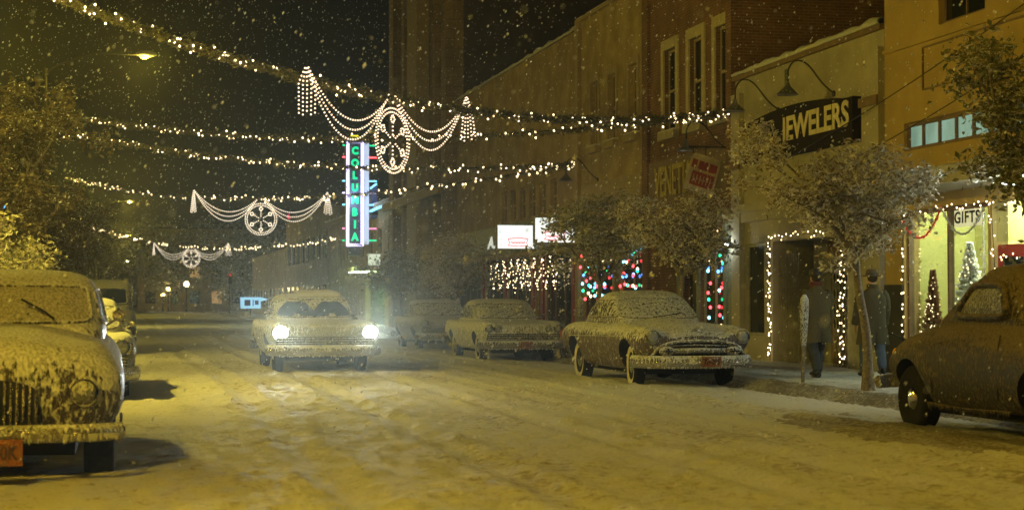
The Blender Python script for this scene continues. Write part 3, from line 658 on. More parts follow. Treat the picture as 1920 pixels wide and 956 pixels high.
mb = MB(); mb.add_text('A.', .6, STREET(-.005, 0, 0), .01, .02, shear=.2, width=1.4, height=.46); mb.build('lettering', emit('white_lit_letter', (.8, .85, .75), .55), s, smooth=0)

# tall block ---------------------------------------------------------------
b = thing('tall_building', 'tall dark stone block with vertical pilasters rising out of frame', 'building')
y0, y1 = 72., 88.1
win = [(73.6+2.9*k, 75.2+2.9*k) for k in range(5)]
hs = [(a, c, z, z+2.2) for a, c in win for z in (7.4, 11.0, 14.6, 18.2)]+[(a, c, 3.9, 5.6) for a, c in win]+[(a, c, .5, 2.9) for a, c in win]
shell(b, y0, y1, 23, hs, M['bricktall'], depth=24, sidemat=brick('shaded_side_brick', (.12, .08, .05), (.1, .07, .04), (.09, .07, .05)))  # side wall brick coloured darker for the shade on its unlit face
for h in hs: sash(b, h[0], h[1], h[2], h[3], sill=False, trim=M['trim2'], mull=True)
for ya_, yb_, dp_ in ((72.05, 73.1, .45), (75.6, 76.3, .3), (78.7, 81.3, .6), (84.2, 84.9, .3), (86.7, 88.05, .45)):
    mb = MB(); mb.box(FX-dp_, ya_, .15, FX-.003, yb_, 22.5); mb.build('pilaster', M['trim2'] if dp_ > .5 else M['bricktall'], b, smooth=0)
mb = MB(); mb.box(FX-.8, y0, 5.95, FX-.61, y1, 6.3); mb.build('ledge', M['trim2'], b, smooth=0)
snow_cap(b, y0, y1, 6.3, FX-.8, FX-.61, .06, 4)

# theatre ---------------------------------------------------------------
b = thing('theatre_building', 'low brown theatre building behind the vertical neon sign', 'building')
y0, y1 = 88.12, 118.
win = [(90+3.6*k, 91.4+3.6*k) for k in range(7)]
shell(b, y0, y1, 6.6, [(a, c, 4.0, 5.4) for a, c in win]+[(92.5, 100, .15, 2.9)], M['brickbrn'])
for a, c in win: sash(b, a, c, 4.0, 5.4, sill=False)
mb = MB(); mb.box(FX-.25, y0, 6.4, FX-.003, y1, 6.7); mb.build('cornice', M['trim2'], b, smooth=0)
snow_cap(b, y0, y1, 6.7, FX-.25, FX+.3, .1, 6)
mb = MB(); mb.box(FX+.3, 92.5, .15, FX+.5, 100, 2.9); mb.build('lobby_doors', M['dkgreen'], b, smooth=0)
mb = MB(); mb.box(12.3, 94.2, 3.1, FX-.003, 99.5, 3.35); mb.build('marquee', M['trim2'], b, smooth=0)
mb = MB(); mb.box(12.9, 94.1, 3.4, FX-.003, 94.2, 4.0); mb.build('marquee_board', emit('marquee_panel', (.9, 1, .75), .6, True), b, smooth=0)
mb = MB()
for k in range(5): mb.box(12.4, 94.5+k, 3.05, 13.4, 94.62+k, 3.095)
mb.build('marquee_tube', emit('marquee_tube', (.75, 1, .6), 8, True), b, smooth=0)
point(b, (12.2, 96, 2.7), 260, (.6, 1, .42), .3, 'marquee_light')

# neon blade sign ---------------------------------------------------------------
s = thing('neon_sign', 'tall vertical COLUMBIA blade sign with green neon letters and lilac tubing', 'sign', (12.25, 95.0, 4.4))
H, W = 5.75, .98
mb = MB(); mb.box(-W/2, -.25, 0, W/2, .25, H); mb.box(-.3, -.2, -.45, .3, .2, 0); mb.build('casing', plain('slate_metal', (.1, .12, .16), .5), s, smooth=0)
mlil = emit('lilac_neon', (.72, .62, 1), 2.0); mgrn = emit('green_neon', (.0, .78, .3), 1.25); mcy = emit('cyan_neon', (.2, .75, 1), 1.8)
mb = MB(); t = .05
for i in (0, .09): mb.tube([(-W/2+t+i, -.3, t+i), (W/2-t-i, -.3, t+i), (W/2-t-i, -.3, H-t-i), (-W/2+t+i, -.3, H-t-i), (-W/2+t+i, -.3, t+i)], .04, 6)
mb.build('border_tube', mlil, s, smooth=180)
for k, ch in enumerate('COLUMBIA'):
    mb = MB(); mb.add_text(ch, .5, DOWN(0, -.3, H-.55-k*.665), .02, .028, height=.44); mb.build('letter', mgrn, s, smooth=0)
mb = MB(); mb.box(.55, -.15, .15, .78, .2, H-.1); mb.build('side_panel', emit('pale_side_glow', (.6, .72, .9), .75), s, smooth=0)
tick = [mgrn, M['red'], None, mcy, mlil, mcy, None, emit('pink_neon', (1, .25, .5), 1.6), mgrn]
for k in range(9):
    if tick[k] is None: continue
    z = H-.25-k*(H-.6)/8
    for xa, xb in ((.8, 1.2), (-.52, -.66)):
        mb = MB(); mb.tube([(xa, -.1, z), (xb, -.1, z)], .045, 6); mb.build('tick_tube', tick[k], s)
mb = MB(); mb.box(-.2, -.2, H, .2, .2, H+.3); mb.build('top_lamp', emit('yellow_top_lamp', (1, .9, .02), 1.2), s, smooth=0)
for z in (1.75, 3.55):
    mb = MB(); mb.box(.55, -.06, z, 1.29, .06, z+.14); mb.build('bracket', M['iron'], s, smooth=0)
mb = MB(); mb.box(.95, .25, 1.6, 1.29, 3.5, 3.4); mb.build('wall_panel', plain('blue_metal', (.1, .13, .3), .5), s, smooth=0)
mb = MB(); mb.tube([(.9, .1, 1.95), (.92, -4.5, 2.0)], .07, 6); mb.tube([(.9, .1, 3.2), (.92, -2., 3.3)], .05, 6); mb.build('guide_tube', mcy, s)
point(s, (12.1, 94.2, 7.0), 60, (.6, .65, 1), .3, 'neon_glow')

# far right row, far end, left row ---------------------------------------------------------------
def plain_block(label, x0, x1, y0, y1, h, mat, face, seed, lit=0):
    b = thing('distant_building', label, 'building', ((x0+x1)/2, y0, 0)); cx = (x0+x1)/2; rr = random.Random(seed)
    mb = MB(); mb.box(x0-cx, 0, 0, x1-cx, y1-y0, h); mb.build('wall', mat, b, smooth=0)
    mb = MB(); mb.box(x0-cx-.15, -.15, h, x1-cx+.15, y1-y0+.15, h+.25); mb.build('roof', M['roof'], b, smooth=0)
    if face == 'Y': 
        n = int((x1-x0)/3)
        for k in range(n):
            for z in ([1.2, 4.6] if h > 6 else [1.2]):
                xa = x0-cx+.9+k*(x1-x0-1)/n; mb = MB(); mb.box(xa, -.08, z, xa+1.3, -.003, z+1.6); mb.build('window', M['darkglass'] if rr.random() > lit else emit('dim_lit_window', (1, .6, .22), .25), b, smooth=0)
    else:
        xx = x0-cx if face == '-X' else x1-cx; sg = -1 if face == '-X' else 1
        n = int((y1-y0)/3.5)
        for k in range(n):
            for z in ([.9, 4.4] if h > 6 else [.9]):
                ya = .8+k*(y1-y0-1)/n; mb = MB(); mb.box(min(xx+sg*.003, xx+sg*.07), ya, z, max(xx+sg*.003, xx+sg*.07), ya+1.7, z+1.7); mb.build('window', M['darkglass'] if rr.random() > lit else emit('dim_lit_window', (1, .6, .22), .25), b, smooth=0)
    return b
plain_block('dim brick block past the theatre', FX, FX+15, 119, 150, 8, M['brickbrn'], '-X', 1); plain_block('dim low shop past the dim brick block', FX, FX+15, 151, 190, 6, M['bricktan'], '-X', 2)
plain_block('dark building closing the far end of the street', 2, 26, 236, 260, 11, M['brickbrn'], 'Y', 3, .08); plain_block('dark low building at the far end, left of the street axis', -40, -12, 240, 262, 6, M['brickbrn'], 'Y', 4, .1)
plain_block('dark brick shop behind the big left tree', FL-14, FL, -3, 34, 7.0, M['brickbrn'], 'X', 5); plain_block('dark shop on the left with blue window lights', FL-14, FL, 48, 92, 8.5, M['bricktan'], 'X', 6); plain_block('dark distant shop on the left past the blue lights', FL-14, FL, 94, 150, 6.5, M['brickbrn'], 'X', 7)
# ------------------------------------------------------------------ street lamps
mglow = emit('sodium_lens', (1, .72, .2), 30); mlow = emit('dim_sodium_lens', (1, .8, .25), 1.1)
def arm_lamp(label, X, Y, arm, z, power, col, lit=True):
    t = thing('street_lamp', label, 'street lamp', (X, Y, .15), 0, 'street lamps along the left kerb')
    mb = MB(); mb.lathe([(.2, 0), (.2, .08), (.13, .15), (.11, .6), (.075, z-.6)], n=14); mb.build('pole', M['iron'], t)
    pts = spline([(0, 0, z-1.4), (.12, 0, z-.7), (arm*.45, 0, z-.12), (arm, 0, z-.05)], 6); mb = MB(); mb.tube(pts, .04, 7); mb.build('arm', M['iron'], t)
    mb = MB(); mb.ball((arm+.28, 0, z-.03), .36, 14, 8, (1, .45, .32)); h = mb.build('lamp_head', M['steel'], t, smooth=180)
    mb = MB(); mb.ball((arm+.22, 0, z-.11), .17, 10, 6, (1, .7, .5)); mb.build('lens', mglow if lit else mlow, h, smooth=180)
    if power: point(t, (X+arm+.22, Y, .15+z-.32), power, col, .15)
    return t
def post_lamp(label, X, Y, z, power, col, r=.2, s=1):
    t = thing('street_lamp', label, 'street lamp', (X, Y, .15), 0, 'globe lamps along the left pavement')
    mb = MB(); mb.lathe([(.2, 0), (.2, .1), (.12, .25), (.07, .6), (.055, z-.4), (.1, z-.34), (.1, z-.25)], n=14); mb.build('pole', M['iron'], t)
    mb = MB(); mb.ball((0, 0, z), r, 14, 9, (1, 1, 1.15)); mb.build('globe', mglow, t, smooth=180)
    if power: point(t, (X+.0, Y, .15+z-.0), power, col, r+.03)
    return t
WARM = (1, .77, .09); AMB = (1, .67, .05)
post_lamp('globe street lamp on the left pavement behind the nearest parked car', -3.4, 27.0, 5.6, 12500, WARM)
post_lamp('globe street lamp on the left pavement closest to the viewer', -3.4, 7.5, 5.4, 8000, AMB)
post_lamp('added globe lamp, unseen in the left trees', -3.7, 42.0, 3.5, 4500, WARM)  # added lamp, brightens the left leaves and the facades opposite
arm_lamp('tall cobra head street lamp with a long curved arm above the left tree', -2.55, 60., 3.0, 9.6, 450, WARM, False)
post_lamp('globe street lamp glimpsed through the left tree leaves', -3.2, 95., 6.3, 6500, WARM, .22)
for i, (x, y, z) in enumerate(((-2.7, 150, 9.7), (-2.7, 180, 8.0), (-2.7, 205, 6.0))):
    arm_lamp(['cobra head lamp far down the left kerb, third from the viewer', 'cobra head lamp far down the left kerb, fourth from the viewer', 'cobra head lamp far down the left kerb, last and lowest'][i], x, y, 3., z, 900 if i < 2 else 0, WARM)
post_lamp('bright globe lamp at the far end of the street', 7.6, 218., 3.4, 1500, (1, .82, .4), .28)
post_lamp('small dim globe lamp left of the bright far globe', 5.7, 230., 2.9, 0, WARM, .2); post_lamp('smallest globe lamp low at the far end', 5.1, 232., 2.1, 0, WARM, .2)
# lamp added on the right, beyond the frame, to light the ochre wall
post_lamp('added globe lamp out of view on the right kerb beside the gift shop', 10.55, 12.0, 5.0, 1800, AMB)

# far signs
s = thing('road_sign', 'small pale blue lit arrow sign at the far end of the street', 'sign', (11.6, 165., 1.35))
mb = MB(); plate_(mb, [(-.9, -.55), (.95, -.55), (.95, .1), (1.7, .3), (.95, .5), (-.95, .5)], -.06, .06); fix_normals(mb.build('board', emit('blue_lit_board', (.35, .72, 1), .75), s, smooth=0))
mb = MB(); mb.box(-.55, -.07, -.3, .0, -.063, .25); mb.box(.2, -.07, -.3, .3, -.063, .25); mb.box(.4, -.07, -.2, .75, -.063, .2); mb.build('lettering', plain('blue_sign_ink', (.02, .06, .2)), s, smooth=0)
mb = MB(); mb.box(-.05, -.05, -1.5, .05, .05, -.56); mb.build('post', M['iron'], s, smooth=0)
s = thing('neon_sign', 'tiny red neon heart sign far down the street', 'sign', (16.0, 170., 9.5))
mb = MB(); mb.tube([(0, 0, -.5), (-.5, 0, .1), (-.3, 0, .5), (0, 0, .25), (.3, 0, .5), (.5, 0, .1), (0, 0, -.5)], .12, 6); mb.build('tube', emit('red_neon', (1, .05, .12), .9), s)
mb = MB(); mb.box(-.05, 0.1, -9.5, .05, .2, -.4); mb.build('post', M['iron'], s, smooth=0)
for i, (x, z) in enumerate(((11.2, 3.3), (14.8, 3.3))):
    t = thing('traffic_light', ['far traffic light glowing dim red, left of two', 'far traffic light glowing dim red, right of two'][i], 'traffic light', (x, 190., 0))
    mb = MB(); mb.lathe([(.09, 0), (.07, z)], n=10); mb.build('pole', M['iron'], t)
    mb = MB(); mb.box(-.22, -.2, z, .22, .2, z+1.2); mb.build('casing', M['black'], t, smooth=0)
    for k, m_ in enumerate((M['dark'], M['dark'], emit('dim_red_lens', (.8, .06, .03), .5))):
        mb = MB(); mb.lathe([(.15, -.24), (.16, -.2)], o=(0, 0, z+.22+k*.38), ax='Y', n=12); mb.build('lens', m_, t)

# blue lights on the left shop
string_lights('column of blue window lights on the dark left shop', [[(FL+.1, 84, 8.0), (FL+.1, 84, 2.0)]], [M['blue'], M['cyan'], M['blue']], .45, .06, .1, seed=31)
string_lights('pale cyan lights at the edge of the dark left shop', [[(FL+.1, 81, 7.8), (FL+.1, 81, 2.)], [(FL+.1, 80.3, 7), (FL+.1, 80.3, 2.)]], [M['cyan']], .4, .06, .2, seed=32)

# ------------------------------------------------------------------ garlands and hanging ornaments
def span_pts(p, q, sag, n):
    p, q = Vector(p), Vector(q); o = []
    for i in range(n+1):
        k = i/n; c = p.lerp(q, k); c.z -= 4*sag*k*(1-k); o.append(c)
    return o
def garland(label, p, q, sag, nb, seed, needles=6000, br=.026, mat=None):
    t = thing('garland', label, 'garland', p, 0, 'lit garlands strung across the street'); pts = span_pts(p, q, sag, 60)
    cable(t, pts, .014); rr = random.Random(seed); mb = MB(); L_ = (Vector(q)-Vector(p)).length
    at = lambda k: pts[min(int(k*60), 59)].lerp(pts[min(int(k*60)+1, 60)], k*60-int(k*60))
    for i in range(needles):
        k = rr.random()*.9999; w = .06+.05*noise.noise(Vector((k*L_*1.5, seed, 0)))
        c = at(k)-t.location+Vector((rr.gauss(0, w), rr.gauss(0, w), rr.gauss(0, w*.8)-.03)); d = Vector((rr.gauss(0, 1), rr.gauss(0, 1), rr.gauss(0, 1))).normalized()*rr.uniform(.03, .07)
        e = d.orthogonal().normalized()*.016; mb.poly([c-d, c+e, c+d, c-e])
    mb.build('greenery', M['tinsel'], t, smooth=0); b_ = []
    for i in range(nb):
        k = rr.random()*.9999 if rr.random() < .5 else (i+.5)/nb; b_.append(at(k)+Vector((rr.gauss(0, .05), rr.gauss(0, .05), rr.gauss(0, .06)-.03)))
    bulbs(t, b_, mat or M['bulb'], br)
    return t, at
P1, P2, P3 = (FX-.1, 37.9, 5.75), (FX-.1, 51.9, 5.65), (FX-.1, 113., 5.5)
L0, L1, L2, L3 = (-3.2, 31., 7.55), (-2.6, 60., 7.75), (-3., 97., 8.1), (-3., 157., 8.0)
g1, at1 = garland('lit garland from the near left pole to the jewelers wall, carrying the nearest ornament', L0, P1, 1.15, 190, 1, 12000, .021)
garland('lit garland from the jewelers wall to the pole by the left tree, topmost plain one', P1, L1, .75, 130, 2, 7000, .024)
garland('lit garland from the tan building to the left pole, passing under the topmost plain one', P2, (-2.6, 60., 7.2), .6, 130, 3, 7000, .026)
g4, at4 = garland('lit garland sloping up from the left tree to the tan building, carrying the middle ornament', L2, P2, 1.1, 130, 4, 5000, .036, M['bulbfar'])
g5, at5 = garland('farthest lit garland, thin and low, carrying the smallest ornament', L3, P3, 1.2, 120, 5, 3000, .05, M['bulbfar'])
def ornament(label, at, k, scale, yaw, near, twist):
    c = at(k); t = thing('hanging_ornament', label, 'ornament', c, yaw, 'snowflake ornaments hung on the garlands'); S = scale
    mat = M['rope'] if near else M['ropefar']; br = .019*S if near else .026*S
    def strand(name, pts, gap=.08):
        mb = MB(); mb.tube(pts, .009*S, 5); mb.mat(1); acc = 0; last = Vector(pts[0]); extra = []
        for a, b_ in zip(pts, pts[1:]):
            a, b_ = Vector(a), Vector(b_); l = (b_-a).length; d = gap*S-acc
            while d < l: extra.append(a.lerp(b_, d/l)); d += gap*S
            acc = l-(d-gap*S)
        for p in extra: mb.ball(p, br, 6, 4)
        mb.cm = 0; return mb.build(name, [M['wire'], mat], t, smooth=180), extra
    out = []
    for sd in (-1, 1):
        for j in range(3):
            x0, x1 = .13*S*sd, 2.75*S*sd; z1 = .35*S if sd < 0 else .3*S
            pts = [(x0+(x1-x0)*q, .02*j, (z1*q**2.2)-(.62+.19*j)*S*4*q*(1-q)-.02) for q in [i/24 for i in range(25)]]
            strand('swag', pts)
        for j in range(5):
            a = (j-1.8)*(.06 if sd < 0 else .1)*S*sd; x1 = 2.75*S*sd; z1 = .35*S if sd < 0 else .3*S
            strand('tassel', [(x1, .02, z1), (x1+a*.45, .08*(j-2)*S, z1-.35*S), (x1+a*.95, (.05 if sd < 0 else .16)*(j-2)*S, z1-(.95+.06*(j % 2))*S)])
        mb = MB(); mb.tube([(1.44*S*sd, .02, -.5*S), (1.44*S*sd, .02, -.9*S)], .006*S, 5); mb.build('spreader', M['wire'], t)
    ca, sa = math.cos(twist), math.sin(twist); zc = -.87*S
    rot = lambda x, z: (x*ca, x*sa, zc+z)
    mb = MB(); mb.tube([(0, 0, 0), (0, 0, zc+.65*S)], .008*S, 5); mb.build('hanger', M['wire'], t)
    for r in (.57*S, .65*S): strand('ring', [rot(r*math.cos(a), r*math.sin(a)) for a in [2*math.pi*i/40 for i in range(41)]], .07)
    for i in range(6):
        a = math.pi/2+i*math.pi/3; d = (math.cos(a), math.sin(a))
        strand('snowflake_arm', [rot(d[0]*.04*S, d[1]*.04*S), rot(d[0]*.4*S, d[1]*.4*S)])
        n = (-d[1], d[0]); e = .43*S
        strand('snowflake_tip', [rot(d[0]*(e+q*.09*S)+n[0]*w*.075*S, d[1]*(e+q*.09*S)+n[1]*w*.075*S) for q, w in ((-1, 0), (0, 1), (1, 0), (0, -1), (-1, 0))], .05)
    return t
ornament('nearest and largest snowflake ornament, its ring turned edge on between two beaded swags', at1, .505, .99, R(46), True, R(4))
ornament('middle snowflake ornament with a round ring, above the left side of the street', at4, .522, 1.0, R(-3), False, R(-3))
ornament('farthest and smallest snowflake ornament, whitest of them', at5, .49, 1.02, R(-10), False, R(-3))
def guy(label, p, q, sag=.1, r=.01):
    t = thing('overhead_cable', label, 'cable', p); cable(t, span_pts(p, q, sag, 16), r, 'wire'); return t
guy('thin overhead cable running down to the left tree', (-4.1, 24., 8.0), (-3.0, 36, 6.0)); guy('thin cable rising across the jewelers pilaster to the ochre wall, upper of two', (FX-.3, 34.4, 4.3), (FX-.1, 24.5, 6.0))
guy('thin cable rising across the jewelers pilaster to the ochre wall, lower of two', (FX-.3, 33.6, 3.7), (FX-.1, 24.5, 5.2))

# ------------------------------------------------------------------ trees
def tree(label, loc, fork, ctr, rad, nclump, nleaf, leaf, mat, seed, spread=.2, trunk_r=.075, group='small street trees on the right pavement', limbs=7, cat='tree', extra=()):
    t = thing('tree', label, cat, loc, 0, group); rr = random.Random(seed); ctr = Vector(ctr); rad = Vector(rad); fork = Vector(fork)
    mb = MB(); trunk = spline([(0, 0, -.05), (fork.x*.25+.03, fork.y*.3, fork.z*.4), (fork.x*.6-.02, fork.y*.7, fork.z*.75), tuple(fork)], 5)
    nr = len(trunk); mb.tube(trunk, [trunk_r*(1.5-.5*min(1, i/3)) * (1-.35*i/nr) for i in range(nr)], 9); tips = []
    for i in range(limbs):
        a = 6.283*i/limbs+rr.uniform(-.4, .4); e = rr.uniform(-.25, .95)
        d = Vector((math.cos(a)*math.cos(e), math.sin(a)*math.cos(e), math.sin(e))); tip = ctr+Vector((d.x*rad.x, d.y*rad.y, d.z*rad.z))*rr.uniform(.8, 1.2)
        mid = fork.lerp(tip, .5)+Vector((rr.gauss(0, .1), rr.gauss(0, .1), .15*rad.z)); pts = spline([tuple(fork), tuple(mid), tuple(tip)], 4)
        mb.tube(pts, [trunk_r*.55*(1-.85*k/8) for k in range(9)], 6); tips.append(tip)
        for j in range(4):
            p = Vector(pts[rr.randint(3, 7)]); q = p+Vector((rr.gauss(0, .35)*rad.x, rr.gauss(0, .35)*rad.y, rr.uniform(-.1, .5)*rad.z))
            mb.tube([p, p.lerp(q, .5)+Vector((0, 0, .05)), q], [trunk_r*.22, trunk_r*.15, trunk_r*.05], 5); tips.append(q)
    for (ec, er, en) in extra:
        pts = spline([tuple(fork), tuple(fork.lerp(Vector(ec), .5)+Vector((0, 0, .2))), tuple(ec)], 4); mb.tube(pts, [trunk_r*.5*(1-.8*k/8) for k in range(9)], 6)
    mb.build('trunk', M['bark'], t, smooth=60)
    cl = list(tips)
    for (ec, er, en) in extra:
        for i in range(en): cl.append(Vector(ec)+Vector((rr.gauss(0, er), rr.gauss(0, er), rr.gauss(0, er))))
    nclump += len(cl)-len(tips)
    while len(cl) < nclump:
        d = Vector((rr.gauss(0, 1), rr.gauss(0, 1), rr.gauss(0, 1))).normalized(); k = rr.random()**.45
        d = d*k; w = 1+.5*noise.noise(d*2.2+Vector((seed, 0, 0))); c = ctr+Vector((d.x*rad.x, d.y*rad.y, d.z*rad.z))*w
        if noise.noise(c*1.3+Vector((seed*3.1, 0, 0))) > -.08: cl.append(c)
    mb = MB()
    for i in range(nleaf):
        c = cl[rr.randrange(len(cl))]; p = c+Vector((rr.gauss(0, spread), rr.gauss(0, spread), rr.gauss(0, spread*.75)))
        d = Vector((rr.gauss(0, 1), rr.gauss(0, 1), rr.gauss(-.2, .7))).normalized(); s = d.cross(Vector((rr.gauss(0, 1), rr.gauss(0, 1), rr.gauss(0, 1)))).normalized(); l = leaf*rr.uniform(.6, 1.25)
        m_ = p+d*l*.5; up = d.cross(s)*l*.12; mb.poly([p, m_+s*l*.28+up, p+d*l, m_-s*l*.28+up])
    mb.build('crown', mat, t, smooth=0); return t
tree('young street tree with a leaning snowy trunk beside the hatted man, before the jewelers', (10.5, 23.7, .15), (-.12, .15, 1.95), (-.15, .1, 2.72), (1.06, 1.1, .85), 75, 6800, .1, M['leafbrown'], 11, .125, extra=(((-1.45, .7, 3.7), .16, 6), ((-1.3, .5, 3.3), .15, 5)))
tree('street tree at the right picture edge, its branches hanging before the gift shop', (10.6, 18.95, .15), (0, .1, 2.0), (.05, .1, 3.35), (1.05, 1.05, 1.45), 75, 6500, .1, M['leafgreen'], 12, .14)
tree('bushy street tree beside the cream pier, behind the two-tone parked car', (10.75, 33.2, .15), (.05, 0, 1.8), (.0, .1, 2.7), (1.0, 1.05, .75), 70, 5000, .11, M['leafbrown'], 13, .125)
tree('widest bushy street tree, in front of the tan building lights', (10.75, 39.2, .15), (.0, 0, 1.7), (.05, .1, 2.85), (1.3, 1.3, 1.05), 85, 6000, .12, M['leafolive'], 14, .135)
tree('dark street tree before the brown shop windows', (10.9, 58.0, .15), (0, 0, 1.6), (0, 0, 2.5), (1.25, 1.2, .9), 90, 5000, .11, M['leafbrown'], 15, .2)
tree('dark street tree farthest along, near the theatre', (10.8, 69.0, .15), (0, 0, 1.5), (-.1, 0, 2.5), (1.35, 1.3, .95), 90, 5000, .12, M['leafgreen'], 16, .22)
GL = 'trees on the left pavement'
tree('large snowy tree on the left, tall crown under the garlands', (-3.3, 37.5, .15), (.1, 0, 1.9), (.15, 0, 4.05), (2.3, 2.2, 1.95), 150, 14000, .15, M['leafdusk'], 21, .18, .12, GL, 9)
tree('lower yellow-lit leafy tree on the left behind the nearest parked car', (-3.1, 33.5, .15), (.0, 0, 1.2), (.05, 0, 2.05), (1.55, 1.5, .8), 80, 8000, .11, M['leafolive'], 22, .15, .08, GL)
tree('darker tree on the left beyond the large snowy one', (-3.2, 55., .15), (.1, 0, 1.9), (.3, 0, 3.2), (2.1, 2.1, 1.8), 100, 8000, .15, M['leafdusk'], 23, .2, .11, GL)
for i, (x, y, r) in enumerate(((-3.2, 78, 2.2), (-6, 215, 6), (6, 232, 6), (15.5, 226, 5.5), (24, 228, 6))):
    tree(['dark tree far along the left pavement', 'dark distant tree mass left of the far lamps', 'dark distant tree behind the bright far globe lamp', 'dark distant tree behind the blue arrow sign', 'dark distant tree at the right of the street end'][i], (x, y, .0), (0, 0, 2.), (0, 0, 2+r*.8), (r, r, r*.9), 90, 4500, .1+.06*r, M['leafgreen'], 30+i, .12*r+.1, .15, 'dark distant trees')
# ------------------------------------------------------------------ cars (front towards -Y, origin on the ground under the centre)
def loft_section(st, n=4):
    y, zb, wb, wm, zm, ws, zs, xf, zf, xv, zv, zc = st
    pts = [(0, zb), (wb*.7, zb), (wb, zb+.03), (wm, zm), (ws, zs), (xf, zf), (xv, zv), (xv*.45, zc*.8+zv*.2), (0, zc)]
    half = spline(pts, n); return [(x, z) for x, z in half]
def body_mesh(stations, ny=5):
    sts = spline(stations, ny); mb = MB(); rows = []
    for s in sts:
        h = loft_section(s); full = [(x, s[0], z) for x, z in h]+[(-x, s[0], z) for x, z in h[-2:0:-1]]
        rows.append(full)
    mb.grid(rows, True); n = len(rows[0])
    for r, rev in ((rows[0], False), (rows[-1], True)):
        c = Vector((0, r[0][1]+(-.02 if not rev else .02), sum(p[2] for p in r)/n)); base = [mb.vert(p) for p in r]; ci = mb.vert(c)
        for k in range(n):
            q = (base[k], base[(k+1) % n], ci); mb.face(q if rev else q[::-1])
    return mb
def cut_arches(o, axles, r, w, z):
    for y in axles:
        for sd in (-1, 1):
            mb = MB(); mb.lathe([(r, -.28), (r, .5)], o=(sd*(w-.02), y, z), ax='X', n=36); c = mb.build('cut', [M['under']], o.parent, smooth=0); fix_normals(c)
            md = o.modifiers.new('b', 'BOOLEAN'); md.object = c; md.operation = 'DIFFERENCE'; md.solver = 'EXACT'
            bpy.context.view_layer.update(); bake(o); bpy.data.objects.remove(c)
class Cabin:
    def __init__(s, rings, e=4.5): s.rings = rings; s.e = e; s.fine = spline(rings, 5)
    def ring(s, z):
        for a, b in zip(s.fine, s.fine[1:]):
            if a[0] <= z <= b[0]:
                k = (z-a[0])/max(b[0]-a[0], 1e-6); return [p+(q-p)*k for p, q in zip(a, b)]
        return s.fine[-1]
    def side(s, y, z, sd, off=0):
        z_, yf, yr, w = s.ring(z); u = max(-.999, min(.999, (y-(yf+yr)/2)/((yr-yf)/2))); return Vector((sd*(w*(1-abs(u)**s.e)**(1/s.e)+off), y, z))
    def end(s, x, z, front, off=0):
        z_, yf, yr, w = s.ring(z); u = max(-.985, min(.985, x/w)); k = (1-abs(u)**s.e)**(1/s.e); m, l = (yf+yr)/2, (yr-yf)/2
        return Vector((x, m-l*k-off if front else m+l*k+off, z+off*.3))
    def mesh(s):
        mb = MB(); rows = []
        for z, yf, yr, w in s.fine:
            r = []; m, l = (yf+yr)/2, (yr-yf)/2
            for k in range(64):
                a = 2*math.pi*k/64; c, d = math.cos(a), math.sin(a); q = 2/s.e
                r.append((w*math.copysign(abs(c)**q, c), m+l*math.copysign(abs(d)**q, d), z))
            rows.append(r)
        return mb.grid(rows, True, True, True)
def patch(fn, name, pane, frame, parent, e=6, fr=.018, rings=6, n=44):
    """a rounded window laid on a cabin surface: frame tube is the part's sub-part"""
    def at(u, v): return fn(u*.5+.5, v*.5+.5)
    out = []
    for k in range(n):
        a = 2*math.pi*k/n; c, d = math.cos(a), math.sin(a); q = 2/e; out.append((math.copysign(abs(c)**q, c), math.copysign(abs(d)**q, d)))
    mb = MB(); rows = [[at(u*j/rings, v*j/rings) for u, v in out] for j in range(1, rings+1)]; mb.grid(rows, True); ci = mb.vert(at(0, 0)); 
    f0 = [i for i in range(n)]
    for k in range(n): mb.face((ci, (k+1) % n, k))
    w = mb.build(name, pane, parent, smooth=180); fix_normals(w)
    mb = MB(); pts = [at(u, v) for u, v in out]; mb.tube(pts+[pts[0], pts[1]], fr, 6, False); mb.build('window_frame', frame, w, smooth=180); return w
def wheel(parent, x, y, r, w, sd, wall=None, cap=None, steer=0):
    t = bpy.data.objects.new('wheel', None); COL.objects.link(t); t.parent = parent; t.location = (x, y, r-.015); t.rotation_euler = (0, 0, (0 if sd > 0 else math.pi)+steer); t.empty_display_size = .1
    h = w/2; prof = [(r*.6, -h*.8), (r*.8, -h), (r*.93, -h*.92), (r*.985, -h*.7), (r, -h*.3), (r, h*.3), (r*.985, h*.7), (r*.93, h*.92), (r*.8, h), (r*.6, h*.8)]
    mb = MB(); mb.lathe(prof, ax='X', n=40)
    for k in range(40):
        a = 2*math.pi*k/40
        for xx in (-h*.45, 0, h*.45):
            c = Vector((xx, math.cos(a)*r, math.sin(a)*r)); q = Vector((0, -math.sin(a), math.cos(a)))*.018; e = Vector((h*.18, 0, 0)); o = Vector((0, math.cos(a), math.sin(a)))*.006
            mb.poly([c-q-e+o, c+q-e+o, c+q+e+o, c-q+e+o])
    mb.build('tyre', M['rubber'], t, smooth=50)
    if wall: 
        mb = MB(); rows = [[(xx, rr*math.cos(6.2832*k/40), rr*math.sin(6.2832*k/40)) for k in range(40)] for rr, xx in ((r*.63, h*.86), (r*.8, h*1.03), (r*.87, h*1.0))]; mb.grid(rows, True); mb.build('white_wall', wall, t, smooth=180)
    mb = MB(); mb.lathe([(r*.62, h*.55), (r*.6, h*.8), (r*.52, h*.6), (r*.4, h*.5)], ax='X', n=32); mb.build('rim', cap or M['steel'], t, smooth=60)
    mb = MB(); mb.lathe([(r*.38, h*.5), (r*.36, h*.75), (r*.25, h*1.0), (r*.08, h*1.08)], ax='X', n=28); mb.build('hubcap', M['chrome_clean'], t, smooth=60)
